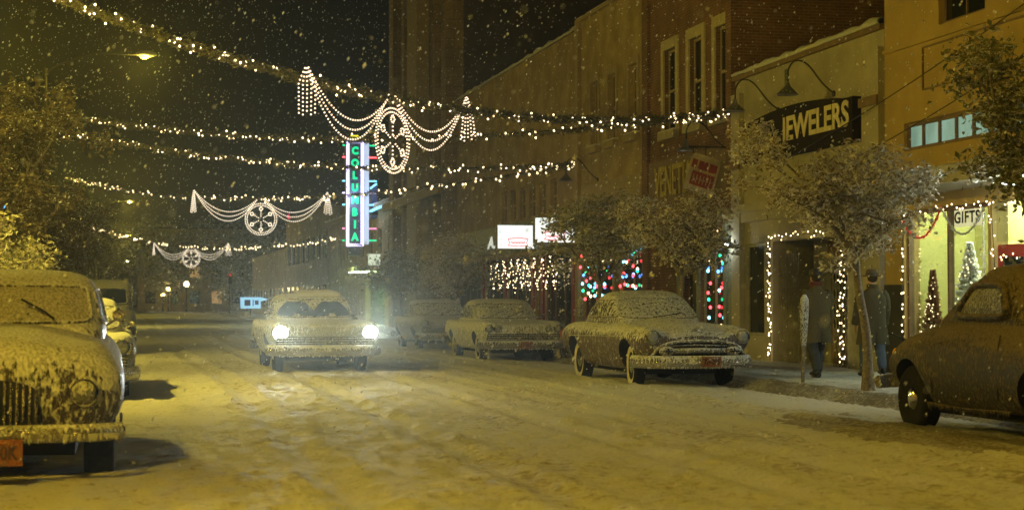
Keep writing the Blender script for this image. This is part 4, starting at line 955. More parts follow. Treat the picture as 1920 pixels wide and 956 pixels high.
def strip(parent, name, pts, prof, mat, smooth=50):
    """sweep a profile (out, up) along a path of (x, y, z); 'out' is horizontal, away from the car"""
    mb = MB(); P = [Vector(p) for p in pts]; rows = []
    for i, p in enumerate(P):
        d = P[min(i+1, len(P)-1)]-P[max(i-1, 0)]; nrm = Vector((d.y, -d.x, 0)).normalized(); rows.append([p+nrm*a+Vector((0, 0, b)) for a, b in prof])
    mb.grid(rows, True, True, True); o = mb.build(name, mat, parent, smooth=smooth); fix_normals(o); return o
def headlight(parent, c, r, dirv=(0, -1, 0), ring=None, lens=None, bezel=1.28):
    x, y, z = c; mb = MB(); mb.lathe([(r*bezel*.8, .1), (r*bezel, .02), (r*bezel, -.03), (r*1.08, -.05), (r, -.02)], o=c, ax='Y', n=26); h = mb.build('headlight', ring or M['chrome'], parent, smooth=50)
    mb = MB(); mb.lathe([(r, -.02), (r*.85, -.05), (r*.5, -.072), (r*.1, -.08)], o=c, ax='Y', n=26); mb.build('lens', lens or mlens, h, smooth=180); return h
mlens = frosted('frosted_lens', (.3, .31, .32), .06, .06, 30); mfw = frosted('frosted_windscreen', (.025, .03, .03), .23, .08, 22); mfw_l = frosted('snow_spattered_windscreen', (.03, .03, .025), .44, .1, 30, snow=(.56, .53, .46)); mlens_s = frosted('snow_packed_lens', (.2, .2, .2), .45, .2, 30); mclear = plain('wiped_windscreen', (.02, .026, .024), .08, bmp=0, spec=.6)
mhotl = emit('lit_headlamp', (.93, 1, .95), 40)
def number_plate(parent, c, txt, tiltx=0, w=.32, h=.16):
    mb = MB(); x, y, z = c; mb.box(x-w/2, y-.008, z-h/2, x+w/2, y+.008, z+h/2); p = mb.build('licence_plate', M['plate'], parent, smooth=0)
    mb = MB(); mb.add_text(txt, .12, DOWN(x, y-.011, z), .002, .003, width=w*.82, height=h*.55); mb.build('lettering', M['platetxt'], p, smooth=0)
def icicles(parent, pts, mat, n, lmin, lmax, seed, r=.012):
    mb = MB(); rr = random.Random(seed)
    for i in range(n):
        k = rr.random()*(len(pts)-1); j = min(int(k), len(pts)-2); p = Vector(pts[j]).lerp(Vector(pts[j+1]), k-j); l = rr.uniform(lmin, lmax)*(.5+.8*abs(noise.noise(p*5)))
        mb.lathe([(r*rr.uniform(.7, 1.5), .02), (r*.7, -l*.5), (r*.12, -l)], o=p, n=5)
    mb.build('snow_fringe', mat, parent, smooth=180, kind='stuff')
def arc(x0, x1, y, bow, z, n=14, wrap=0):
    """a bumper line from x0 to x1, bowed forward and optionally wrapped back at the ends"""
    pts = []
    for i in range(n+1):
        u = -1+2*i/n; x = (x0+x1)/2+u*(x1-x0)/2; pts.append((x, y-bow*(1-u*u)+(wrap*max(0, abs(u)-.82)/.18 if wrap else 0), z))
    return pts
BUMP = [(0, -.09), (.035, -.085), (.06, -.04), (.065, 0), (.06, .05), (.03, .09), (0, .095)]
def common(t, st, rings, paint, axles, ra, rt, tw, half, wall=None, cap=None, e=4.5, ny=5, steer=0, ww=.2):
    mb = body_mesh(st, ny); o = mb.build('body', [paint, M['under']], t, smooth=38); fix_normals(o); cut_arches(o, axles, ra, half, rt*.98)
    o.data.polygons.foreach_set("use_smooth", [True]*len(o.data.polygons)); o.data.set_sharp_from_angle(angle=R(38))
    cb = Cabin(rings, e); o2 = cb.mesh().build('cabin', paint, t, smooth=60); fix_normals(o2)
    for i, y in enumerate(axles):
        for sd in (-1, 1): wheel(t, sd*tw, y, rt, ww, sd, wall, cap, steer if i == 0 else 0)
    mb = MB(); mb.box(-half*.62, axles[0]-.1, .2, half*.62, axles[1]+.1, .34); mb.build('chassis', M['under'], t, smooth=0)
    return cb

def rounded_sedan(label, loc, paint, plate):
    """low wide fifties hardtop with an open-mouth grille"""
    t = thing('parked_car', label, 'car', loc, R(1.5), 'cars parked along the right kerb')
    st = [(-2.62,.52,.45,.62,.66,.66,.76,.56,.82,.42,.80,.83),(-2.55,.45,.62,.8,.66,.84,.78,.72,.90,.48,.85,.88),(-2.4,.38,.72,.9,.64,.92,.80,.78,.96,.52,.89,.95),(-2.1,.32,.78,.94,.62,.945,.82,.79,.985,.54,.93,1.02),(-1.75,.29,.8,.955,.6,.955,.83,.78,.99,.55,.96,1.055),
          (-1.2,.28,.82,.96,.6,.96,.85,.77,1.0,.58,1.0,1.09),(-.7,.27,.84,.965,.6,.965,.86,.78,1.01,.62,1.03,1.1),(.2,.27,.84,.97,.6,.97,.86,.8,1.0,.64,1.02,1.05),(1.2,.28,.83,.97,.6,.965,.87,.8,1.01,.6,1.02,1.05),(1.9,.3,.8,.95,.6,.95,.86,.79,1.0,.56,.99,1.03),(2.4,.36,.74,.9,.62,.91,.82,.76,.96,.5,.93,.96),(2.65,.44,.6,.78,.66,.8,.78,.66,.88,.44,.85,.87),(2.72,.5,.5,.66,.68,.68,.76,.56,.82,.4,.8,.82)]
    rings = [(.98,-.92,1.72,.80),(1.08,-.78,1.62,.785),(1.25,-.5,1.38,.735),(1.4,-.22,1.1,.67),(1.49,-.02,.88,.6),(1.545,.18,.66,.46),(1.565,.34,.48,.2)]
    cb = common(t, st, rings, paint, (-1.72, 1.42), .43, .355, .765, .96, M['whitewall'], M['chrome'], 5, steer=R(-6))
    patch(lambda u, v: cb.end((-1+2*u)*(.70-.1*v), 1.095+.325*v, True, .012), 'windshield', mfw, M['chrome'], t, 7)
    patch(lambda u, v: cb.end((-1+2*u)*(.66-.1*v), 1.12+.28*v, False, .012), 'rear_window', mfw, M['chrome'], t, 6)
    for sd in (-1, 1):
        patch(lambda u, v: cb.side(-.52+.3*v+u*(.72-.22*v), 1.11+.29*v, sd, .01), 'side_window', mfw, M['chrome'], t, 10)
        patch(lambda u, v: cb.side(.3-.02*v+u*(.72-.22*v), 1.11+.29*v, sd, .01), 'side_window', mfw, M['chrome'], t, 7)
        headlight(t, (sd*.765, -2.57, .815), .1)
        mb = MB(); mb.lathe([(.05, 0), (.055, -.03), (.03, -.045)], o=(sd*.7, -2.55, .645), ax='Y', n=16); mb.build('parking_lamp', mlens, t)
        mb = MB(); mb.tube([(sd*.968, -1.25, .8), (sd*.975, 0, .79), (sd*.975, 1.6, .77)], .014, 6); mb.build('side_moulding', M['chrome'], t)
        mb = MB(); mb.ball((sd*.83, 2.6, .78), .07, 10, 8, (1, .6, 1.4)); mb.build('tail_lamp', M['signred'], t)
    # mouth, down-curved upper bar, centre bar with an oval lamp pod at each end
    mouth = spline([(-.74, .47), (-.7, .6), (-.45, .705), (0, .72), (.45, .705), (.7, .6), (.74, .47)], 5)
    mb = MB(); f = [(x, -2.625-.03*(1-(x/.8)**2), z) for x, z in mouth]; k = [(x, -2.35, z) for x, z in mouth]; mb.poly(f[::-1]); mb.grid([f, k]); mb.build('grille_opening', M['under'], t, smooth=0)
    up = spline([(-.93, -2.40, .47), (-.8, -2.6, .50), (-.66, -2.66, .66), (-.4, -2.69, .735), (0, -2.70, .75), (.4, -2.69, .735), (.66, -2.66, .66), (.8, -2.6, .5), (.93, -2.40, .47)], 5)
    mb = MB(); mb.tube(up, .026, 8); g = mb.build('grille', M['chrome'], t, smooth=180)
    mb = MB(); mb.tube([(-.62, -2.67, .585), (0, -2.70, .6), (.62, -2.67, .585)], .045, 8); mb.tube([(-.6, -2.645, .665), (0, -2.67, .685), (.6, -2.645, .665)], .014, 6); mb.build('cross_bar', M['chrome'], g, smooth=180)
    for sd in (-1, 1):
        mb = MB(); mb.ball((sd*.56, -2.70, .59), .09, 16, 10, (1.5, .8, .85)); p = mb.build('lamp_pod', M['chrome'], g, smooth=180)
        mb = MB(); mb.tube([(sd*.56-.08, -2.775, .59), (sd*.56+.08, -2.775, .59)], .012, 5); mb.tube([(sd*.56, -2.775, .54), (sd*.56, -2.775, .64)], .012, 5); mb.build('pod_slot', M['under'], g)
    strip(t, 'bumper', arc(-.98, .98, -2.62, .2, .42, 20, .4), [(a*1.2, b*1.1) for a, b in BUMP], M['chrome']); strip(t, 'bumper', arc(-.96, .96, 2.7, -.1, .42, 16, -.3)[::-1], BUMP, M['chrome'])
    mb = MB(); mb.lathe([(.095, 0), (.1, -.012), (.085, -.02)], o=(0, -2.5, .86), ax='Y', n=24); mb.tube([(-.17, -2.52, .86), (.17, -2.52, .86)], .01, 5); mb.tube([(0, -2.53, .765), (0, -2.53, .955)], .008, 5); mb.build('emblem', M['chrome'], t)
    number_plate(t, (.12, -2.92, .43), '7H-285'); icicles(t, arc(-.9, .9, -2.68, .2, .335, 12), M['drift'], 60, .01, .04, 3)
    mb = MB(); mb.tube([(-.25, -1.02, 1.11), (.35, -.78, 1.18)], .008, 5); mb.build('wiper', M['under'], t)
    return t
def quad_lamp_sedan(label, loc, paint, plate, hot=False, dual=True, group='cars parked along the right kerb', name='parked_car', glassm=None, visor=False, halfw=.99):
    t = thing(name, label, 'car', loc, 0, group); W = halfw
    st = [(-2.68,.5,.5,.75,.62,.8,.74,.7,.88,.5,.86,.86),(-2.6,.42,.66,.9,.62,.95,.76,.86,.95,.55,.91,.91),(-2.35,.35,.76,.96,.62,.985,.8,.88,.97,.58,.93,.95),(-1.75,.3,.82,.98,.6,.99,.82,.88,.975,.6,.95,.99),(-.9,.28,.84,.99,.6,.99,.84,.86,.98,.64,.97,1.01),
          (0,.28,.84,.99,.6,.99,.84,.86,.97,.66,.97,1.0),(1.2,.28,.84,.99,.6,.985,.84,.87,.97,.62,.95,.98),(2.2,.34,.78,.96,.62,.97,.82,.88,.98,.56,.91,.93),(2.75,.44,.66,.86,.66,.88,.78,.8,.92,.5,.86,.87),(2.84,.5,.54,.74,.68,.76,.76,.68,.86,.44,.83,.83)]
    st = [(s[0], s[1], *[s[2]*W/.99, s[3]*W/.99, s[4], s[5]*W/.99, s[6], s[7]*W/.99, s[8], s[9], s[10], s[11]]) for s in st]
    rings = [(.93,-.98,1.6,.83),(1.03,-.86,1.5,.82),(1.2,-.62,1.3,.78),(1.36,-.36,1.08,.725),(1.45,-.14,.9,.67),(1.495,.06,.72,.52),(1.51,.24,.52,.24)]
    cb = common(t, st, rings, paint, (-1.62, 1.42), .4, .345, .8, W, M['whitewall'] if dual else None, M['chrome'], 5.5)
    gm = glassm or mfw
    w_ = patch(lambda u, v: cb.end((-1+2*u)*(.76-.08*v), 1.03+.35*v, True, .012), 'windshield', mfw, M['chrome'], t, 8)
    if glassm:
        for cx in (-.36, .34):
            rows = []
            for i in range(2, 11): rows.append([cb.end(cx+.37*i/10*math.cos(a), 1.045+.3*i/10*math.sin(a)*(1+.06*math.sin(a*7)), True, .02) for a in [math.pi*k/24 for k in range(25)]])
            mb = MB(); mb.grid(rows[::-1]); mb.build('wiped_arc', glassm, w_, smooth=180)
    patch(lambda u, v: cb.end((-1+2*u)*(.7-.08*v), 1.06+.3*v, False, .012), 'rear_window', mfw, M['chrome'], t, 7)
    for sd in (-1, 1):
        patch(lambda u, v: cb.side(-.55+.26*v+u*(.78-.2*v), 1.04+.3*v, sd, .01), 'side_window', mfw, M['chrome'], t, 10)
        patch(lambda u, v: cb.side(.32-.02*v+u*(.78-.22*v), 1.04+.3*v, sd, .01), 'side_window', mfw, M['chrome'], t, 8)
        for x in ((.62, .83) if dual else (.8,)): headlight(t, (sd*x*W/.99, -2.66, .8-.05*hot), .08 if dual else (.13 if hot else .1), lens=mhotl if hot else None)
        mb = MB(); mb.tube([(sd*.82, -.55, 1.02), (sd*.94, -.62, 1.08)], .012, 5); mb.ball((sd*.95, -.62, 1.09), .05, 10, 8, (1, .5, .9)); mb.build('wing_mirror', M['chrome'], t)
        mb = MB(); mb.ball((sd*.8, 2.74, .74), .07, 10, 8, (1, .6, 1.3)); mb.build('tail_lamp', M['signred'], t)
    mb = MB(); mb.box(-.88*W, -2.72, .53, .88*W, -2.5, .68); g = mb.build('grille', M['under'], t, smooth=0)
    for z in (.56, .605, .65):
        mb = MB(); mb.tube([(-.88*W, -2.725, z), (0, -2.74, z), (.88*W, -2.725, z)], .011, 6); mb.build('grille_bar', M['chrome'], g)
    mb = MB()
    for k in range(29): x = -.84*W+1.68*W*k/28; mb.box(x-.006, -2.73, .535, x+.006, -2.722, .675)
    mb.build('grille_teeth', M['chrome'], g, smooth=0)
    strip(t, 'bumper', arc(-.99*W, .99*W, -2.7, .13, .42, 20, .4), [(a*1.3, b*1.15) for a, b in BUMP], M['chrome']); strip(t, 'bumper', arc(-.97*W, .97*W, 2.8, -.1, .42, 16, -.3)[::-1], BUMP, M['chrome'])
    for sd in (-1, 1):
        mb = MB(); mb.ball((sd*.72*W, -2.81, .44), .1, 14, 10, (1.3, .55, .9)); mb.build('bumper_pod', M['chrome'], t, smooth=180)
    if plate: number_plate(t, (.0, -2.93, .42), plate)
    icicles(t, arc(-.9, .9, -2.75, .13, .32, 12), M['drift'], 50, .01, .04, 7)
    mb = MB(); mb.tube([(-.05, -.96, 1.03), (.45, -.72, 1.22)], .008, 5); mb.tube([(-.55, -.96, 1.03), (-.1, -.8, 1.2)], .008, 5); mb.build('wiper', M['under'], t)
    if visor:
        mb = MB(); rows = []
        for i in range(15):
            x = -.28+.86*i/14; h = .05*(1+.5*fbm(x*4, 2)); q = math.sin(math.pi*min(max(i/14, .04), .96))**.4; rows.append([(x, -.2, 1.44), (x, -.23, 1.47+h*q*.6), (x, -.1, 1.5+h*q), (x, .4, 1.535+h*q), (x, .8, 1.5+h*q), (x, .9, 1.46)])
        mb.grid(rows); mb.build('roof_snow', M['drift'], t, smooth=180)
    return t
def old_sedan(label, loc, paint, plate):
    """tall forties car with a domed bonnet, upright bars and headlamps set in round wings"""
    t = thing('parked_car', label, 'car', loc, 0, 'cars parked along the left kerb')
    st = [(-2.3,.46,.5,.68,.62,.68,.8,.5,.94,.36,.99,1.03),(-2.22,.4,.7,.86,.6,.84,.82,.66,.99,.42,1.06,1.11),(-2.05,.37,.8,.96,.6,.955,.86,.78,1.05,.5,1.11,1.17),(-1.6,.34,.83,.985,.6,.985,.88,.84,1.09,.54,1.15,1.22),(-1.0,.32,.84,.985,.6,.98,.88,.85,1.09,.58,1.18,1.26),(-.6,.32,.84,.985,.6,.975,.88,.86,1.06,.68,1.16,1.26),
          (.2,.32,.84,.985,.6,.97,.92,.86,1.12,.68,1.18,1.22),(1.2,.32,.84,.985,.6,.97,.92,.86,1.1,.64,1.16,1.2),(1.9,.34,.8,.96,.6,.95,.86,.82,1.02,.56,1.08,1.1),(2.35,.42,.66,.84,.6,.83,.78,.7,.9,.44,.93,.95),(2.45,.5,.5,.66,.62,.66,.74,.54,.84,.36,.87,.88)]
    rings = [(1.12,-.72,1.62,.83),(1.22,-.66,1.56,.825),(1.4,-.52,1.36,.79),(1.56,-.36,1.15,.745),(1.66,-.2,.98,.68),(1.72,.02,.76,.52),(1.745,.24,.5,.22)]
    cb = common(t, st, rings, paint, (-1.55, 1.3), .44, .37, .80, .98, None, M['iron'], 6, ww=.24)
    patch(lambda u, v: cb.end((-1+2*u)*(.72-.05*v), 1.265+.32*v, True, .012), 'windshield', mfw_l, paint, t, 8)
    patch(lambda u, v: cb.end((-1+2*u)*(.5-.05*v), 1.3+.24*v, False, .012), 'rear_window', mfw, paint, t, 6)
    for sd in (-1, 1):
        patch(lambda u, v: cb.side(-.4+.16*v+u*(.75-.16*v), 1.26+.3*v, sd, .01), 'side_window', mfw, M['chrome'], t, 9)
        patch(lambda u, v: cb.side(.45+u*(.72-.2*v), 1.26+.3*v, sd, .01), 'side_window', mfw, M['chrome'], t, 7)
        mb = MB(); mb.lathe([(.03, .45), (.12, .32), (.15, .12), (.155, .0), (.12, -.01)], o=(sd*.69, -2.25, .74), ax='Y', n=24); mb.build('headlamp_shell', paint, t, smooth=60); headlight(t, (sd*.69, -2.27, .74), .1, lens=mlens_s)
        mb = MB(); mb.tube([(sd*.84, -.5, 1.24), (sd*.93, -.55, 1.3)], .014, 6); mb.lathe([(.05, .0), (.058, .015), (.045, .03)], o=(sd*.95, -.56, 1.33), ax='Y', n=16); mb.build('wing_mirror', M['chrome'], t)
        mb = MB(); mb.ball((sd*.78, 2.3, .74), .05); mb.build('tail_lamp', M['signred'], t)
    mb = MB(); g0 = spline([(-.33, .46), (-.34, .74), (-.2, .82), (0, .84), (.2, .82), (.34, .74), (.33, .46)], 4); mb.poly([(x, -2.36, z) for x, z in g0][::-1]); mb.grid([[(x, -2.36, z) for x, z in g0], [(x, -2.1, z) for x, z in g0]]); g = mb.build('grille', M['under'], t, smooth=0)
    for k in range(15):
        x = -.33+.66*k/14; top = .79+.05*math.cos(x/.35*1.4); mb = MB(); mb.tube([(x, -2.375, .46), (x, -2.385, .62), (x, -2.36, top)], .011, 6); mb.build('grille_bar', M['chrome'], g)
    strip(t, 'bumper', arc(-.97, .97, -2.5, .12, .44, 20, .12), [(a*.9, b*.75) for a, b in BUMP], M['chrome']); strip(t, 'bumper', arc(-.94, .94, 2.52, -.1, .46, 16, -.1)[::-1], [(a*.9, b*.75) for a, b in BUMP], M['chrome'])
    for sd in (-1, 1):
        mb = MB(); mb.box(sd*.45-.03, -2.56, .44, sd*.45+.03, -2.2, .5); mb.build('bumper_iron', M['iron'], t, smooth=0)
    number_plate(t, (.07, -2.68, .31), '7250K', w=.36, h=.2); icicles(t, arc(-.95, .95, -2.56, .1, .42, 14), M['drift'], 130, .02, .075, 11, .016); icicles(t, [(.93, -2.2, .42), (.96, -2.0, .36), (.98, -1.2, .36), (.97, 1, .36)], M['drift'], 120, .03, .09, 12, .014)
    mb = MB(); mb.tube([(.12, -.62, 1.47), (.32, -.64, 1.36), (.4, -.7, 1.3)], .01, 5); mb.build('wiper', M['under'], t)
    # lumps of wet snow on the bonnet and roof
    mb = MB(); rows = []
    for i in range(25):
        x = -.62+1.24*i/24; q = max(.02, 1-(x/.64)**4); rows.append([(x, y, (cb_z:=(1.10+.12*(1-(x/.75)**2)))+q*.03*(1+fbm(x*5, y*5, 3))+(.06*(y+1.9) if y < -1 else .05)) for y in (-1.9, -1.7, -1.5, -1.2, -1.0, -.85)])
    o = mb.grid(rows).build('bonnet_snow', M['drift'], t, smooth=180); bpy.data.objects.remove(o)
    return t
def rounded_coupe(label, loc, paint):
    """tall forties coupe, short cabin, bulging tail and open rear wheel"""
    t = thing('parked_car', label, 'car', loc, 0, 'cars parked along the right kerb')
    st = [(-2.4,.5,.3,.5,.62,.5,.8,.38,.92,.26,.96,1.0),(-2.3,.42,.66,.8,.6,.76,.8,.58,.94,.36,1.02,1.1),(-2.0,.36,.78,.93,.6,.92,.84,.74,1.0,.5,1.1,1.2),(-1.4,.32,.82,.97,.6,.97,.88,.8,1.06,.56,1.16,1.26),(-.8,.3,.84,.975,.6,.97,.92,.84,1.12,.68,1.22,1.3),(0,.3,.84,.975,.62,.97,.96,.86,1.18,.7,1.24,1.27),
          (.8,.3,.84,.97,.62,.965,.96,.86,1.16,.68,1.22,1.26),(1.3,.32,.83,.965,.62,.955,.92,.84,1.08,.62,1.14,1.22),(1.7,.38,.78,.94,.64,.93,.88,.8,1.02,.54,1.07,1.14),(2.05,.45,.68,.86,.66,.85,.8,.7,.92,.44,.97,1.0),(2.25,.5,.5,.68,.66,.68,.76,.54,.84,.34,.87,.9),(2.32,.54,.4,.54,.68,.54,.74,.42,.8,.28,.82,.84)]
    rings = [(1.12,-1.15,1.38,.80),(1.25,-1.06,1.2,.79),(1.4,-.92,.92,.765),(1.55,-.76,.62,.72),(1.7,-.6,.38,.66),(1.8,-.4,.2,.54),(1.85,-.24,.0,.25)]
    cb = common(t, st, rings, paint, (-1.5, 1.38), .44, .37, .81, .975, None, M['steel'], 4.5, ww=.22)
    patch(lambda u, v: cb.end((-1+2*u)*(.66-.05*v), 1.3+.32*v, True, .012), 'windshield', mfw_d, paint, t, 7)
    patch(lambda u, v: cb.end((-1+2*u)*(.44-.05*v), 1.32+.26*v, False, .012), 'rear_window', mfw, paint, t, 5)
    for sd in (-1, 1):
        patch(lambda u, v: cb.side(-.6+.22*v+u*(1.1-.47*v), 1.275+.34*v, sd, .012), 'side_window', mfw_c, paint, t, 5.5, .045)
        mb = MB(); mb.tube([(sd*.962, -.72, .45), (sd*.968, -.72, .9), (sd*.92, -.7, 1.1)], .008, 5); mb.tube([(sd*.955, .78, .45), (sd*.96, .78, .9), (sd*.9, .75, 1.1)], .012, 5); mb.build('door_seam', M['under'], t)
        mb = MB(); mb.tube([(sd*.99, .6, 1.0), (sd*1.02, .55, 1.0), (sd*1.02, .42, 1.0)], .014, 6); mb.build('door_handle', paint, t)
        headlight(t, (sd*.68, -2.36, .82), .105)
        mb = MB(); mb.ball((sd*.8, 2.02, .82), .055, 10, 8, (.8, .8, 1.5)); mb.build('tail_lamp', mtail, t)
        icicles(t, [(sd*.95, -.95, .33), (sd*.97, 0, .31), (sd*.96, .85, .33)], paint, 110, .03, .09, 21, .014)
    rear = arc(-.9, .9, 2.42, -.1, .5, 16, -.18)[::-1]
    strip(t, 'bumper', rear, [(a, b*.85) for a, b in BUMP], mbump); strip(t, 'bumper', arc(-.94, .94, -2.5, .1, .47, 16, .12), BUMP, M['chrome'])
    for sd in (-1, 1):
        mb = MB(); mb.box(sd*.5-.03, 2.1, .46, sd*.5+.03, 2.48, .52); mb.build('bumper_iron', M['iron'], t, smooth=0)
    mb = MB(); mb.poly([(x, -2.42, z) for x, z in ((-.3, .5), (.3, .5), (.34, .84), (0, .95), (-.34, .84))]); g = mb.build('grille', M['under'], t, smooth=0)
    mb = MB()
    for k in range(11): x = -.28+.56*k/10; mb.tube([(x, -2.435, .5), (x, -2.435, .86)], .012, 5)
    mb.build('grille_bar', M['chrome'], g)
    return t
def delivery_van(label, loc, paint):
    t = thing('parked_van', label, 'van', loc, 0, 'cars parked along the left kerb')
    st = [(-2.3,.5,.4,.6,.62,.6,.8,.46,.92,.3,.97,1.0),(-2.1,.4,.74,.9,.6,.88,.82,.7,.98,.42,1.05,1.12),(-1.5,.34,.82,.96,.6,.95,.88,.8,1.06,.5,1.14,1.22),(-.8,.32,.86,.97,.6,.97,.95,.9,1.16,.66,1.24,1.3),(.5,.32,.87,.97,.6,.97,1.0,.92,1.2,.7,1.25,1.28),(2.2,.34,.87,.97,.6,.97,1.0,.92,1.2,.7,1.25,1.28),(2.5,.4,.8,.92,.6,.92,.98,.86,1.16,.66,1.22,1.25),(2.55,.46,.7,.8,.62,.8,.9,.7,1.05,.5,1.1,1.12)]
    rings = [(1.15,-.8,2.5,.9),(1.3,-.74,2.5,.9),(1.6,-.56,2.47,.89),(1.85,-.36,2.42,.86),(1.97,-.16,2.32,.78),(2.02,.1,2.1,.6),(2.04,.5,1.7,.25)]
    cb = common(t, st, rings, paint, (-1.5, 1.4), .44, .37, .8, .97, None, M['iron'], 7, ww=.22)
    patch(lambda u, v: cb.end((-1+2*u)*(.76-.05*v), 1.36+.42*v, True, .012), 'windshield', mclear, paint, t, 8, .03)
    for sd in (-1, 1):
        patch(lambda u, v: cb.side(-.45+.16*v+u*(.7-.12*v), 1.36+.4*v, sd, .01), 'side_window', mclear, paint, t, 9); headlight(t, (sd*.68, -2.2, .84), .1)
    strip(t, 'bumper', arc(-.95, .95, -2.4, .1, .47, 16, .12), BUMP, M['chrome']); number_plate(t, (0, -2.6, .5), '4118')
    mb = MB(); mb.poly([(x, -2.34, z) for x, z in ((-.3, .52), (.3, .52), (.3, .9), (-.3, .9))]); g = mb.build('grille', M['under'], t, smooth=0)
    mb = MB(); mb.tube([(.88, -.8, 1.3), (.88, -.84, 1.85)], .02, 6); mb.build('aerial', M['chrome'], t)
    return t
mfw_c = frosted('heavily_frosted_window', (.09, .085, .06), .36, .3, 60); mfw_d = frosted('dark_caked_window', (.03, .025, .02), .4, .5, 40, snow=(.25, .19, .12)); mtail = plain('amber_tail_lens', (.7, .35, .03), .15, bmp=0); mbump = frosted('snowy_rear_bumper', (.4, .3, .18), .5, .4, 60)
pm = frosted('mauve_grey_paint', (.11, .085, .09), .28, .22, 24); ps = frosted('pale_paint_snow', (.24, .22, .15), .7, .4, 22); pb = frosted('snow_caked_paint', (.06, .045, .028), .52, .4, 24)
pc = frosted('brown_caked_paint', (.018, .012, .009), .42, .6, 32, snow=(.21, .155, .09)); pv = frosted('dark_van_paint', (.05, .04, .035), .3, .35, 50); pgrey = frosted('grey_wet_paint', (.28, .29, .22), .35, .25, 30)
rounded_sedan('two-tone grey fifties hardtop dusted with snow, parked on the right with red-orange plate', (9.25, 30.45, .01), pm, '').scale = (1.03, 1.0, 1.05)
quad_lamp_sedan('snow covered sedan with paired headlamps and orange plate, parked behind the grey hardtop', (9.25, 43.2, .01), ps, '3T-962')
quad_lamp_sedan('snow dulled parked car half hidden behind the paired-headlamp sedan', (9.35, 53.0, .01), frosted('dull_mauve_paint', (.2, .17, .14), .4, .4, 50), None, dual=False)
0 and quad_lamp_sedan('dim parked car farthest along the right kerb, in the headlight haze', (9.35, 69.5, .01), frosted('dull_grey_paint', (.2, .19, .15), .45, .4, 50), None, dual=False)
mv = quad_lamp_sedan('moving pale sedan with blazing headlights and wiped windscreen arcs', (3.72, 35.7, .11), pgrey, None, hot=True, dual=False, group=None, name='moving_car', glassm=mclear, visor=True, halfw=1.04)
for sd in (-1, 1):
    l = bpy.data.lights.new('headlight_beam', 'SPOT'); l.energy = 1900; l.color = (.9, 1, .97); l.spot_size = R(46); l.spot_blend = 1; l.shadow_soft_size = .08
    o = bpy.data.objects.new('headlight_beam', l); COL.objects.link(o); o.parent = mv; o.location = (sd*.84, -3.05, .74); o.rotation_euler = (R(90-5), 0, 0)
    o.rotation_euler = (R(85), 0, math.pi*0)
    o.rotation_euler = Vector((-.06, -1, .2)).to_track_quat('-Z', 'Y').to_euler()
old_sedan('snow caked forties sedan with upright bar grille, nearest on the left', (-.98, 16.5, .0), pb, '')
quad_lamp_sedan('snow topped fifties car tucked behind the nearest left sedan', (-.80, 27.9, .01), frosted('snow_topped_paint', (.16, .14, .1), .5, .4, 55), None, dual=False, group='cars parked along the left kerb')
delivery_van('tall dark van parked farthest along the left kerb', (-.62, 49., .01), pv)
rounded_coupe('brown snow crusted forties coupe cut off by the right picture edge', (9.55, 16.95, .01), pc)

# ------------------------------------------------------------------ parking meters
def meter(label, X, Y, lean=0):
    t = thing('parking_meter', label, 'parking meter', (X, Y, .15), 0, 'parking meters along the right kerb'); t.rotation_euler = (0, lean, 0)
    mb = MB(); mb.tube([(0, 0, 0), (0, 0, .55), (0, 0, 1.05)], [.03, .034, .045], 9); mb.build('post', M['bark'], t)
    mb = MB(); mb.lathe([(.045, .6), (.06, .8), (.072, 1.05), (.078, 1.22), (.068, 1.34), (.025, 1.41)], n=16, sy=.8); mb.build('meter_head', frosted('frosted_meter', (.12, .11, .09), .62, .5, 60), t, smooth=60)
    return t
meter('snow crusted parking meter beside the lone walker', 10.5, 26.2, R(1.5)); meter('snow crusted parking meter behind the grey hardtop car', 10.55, 40.2); meter('snow crusted parking meter by the far dark trees', 10.6, 56.0)

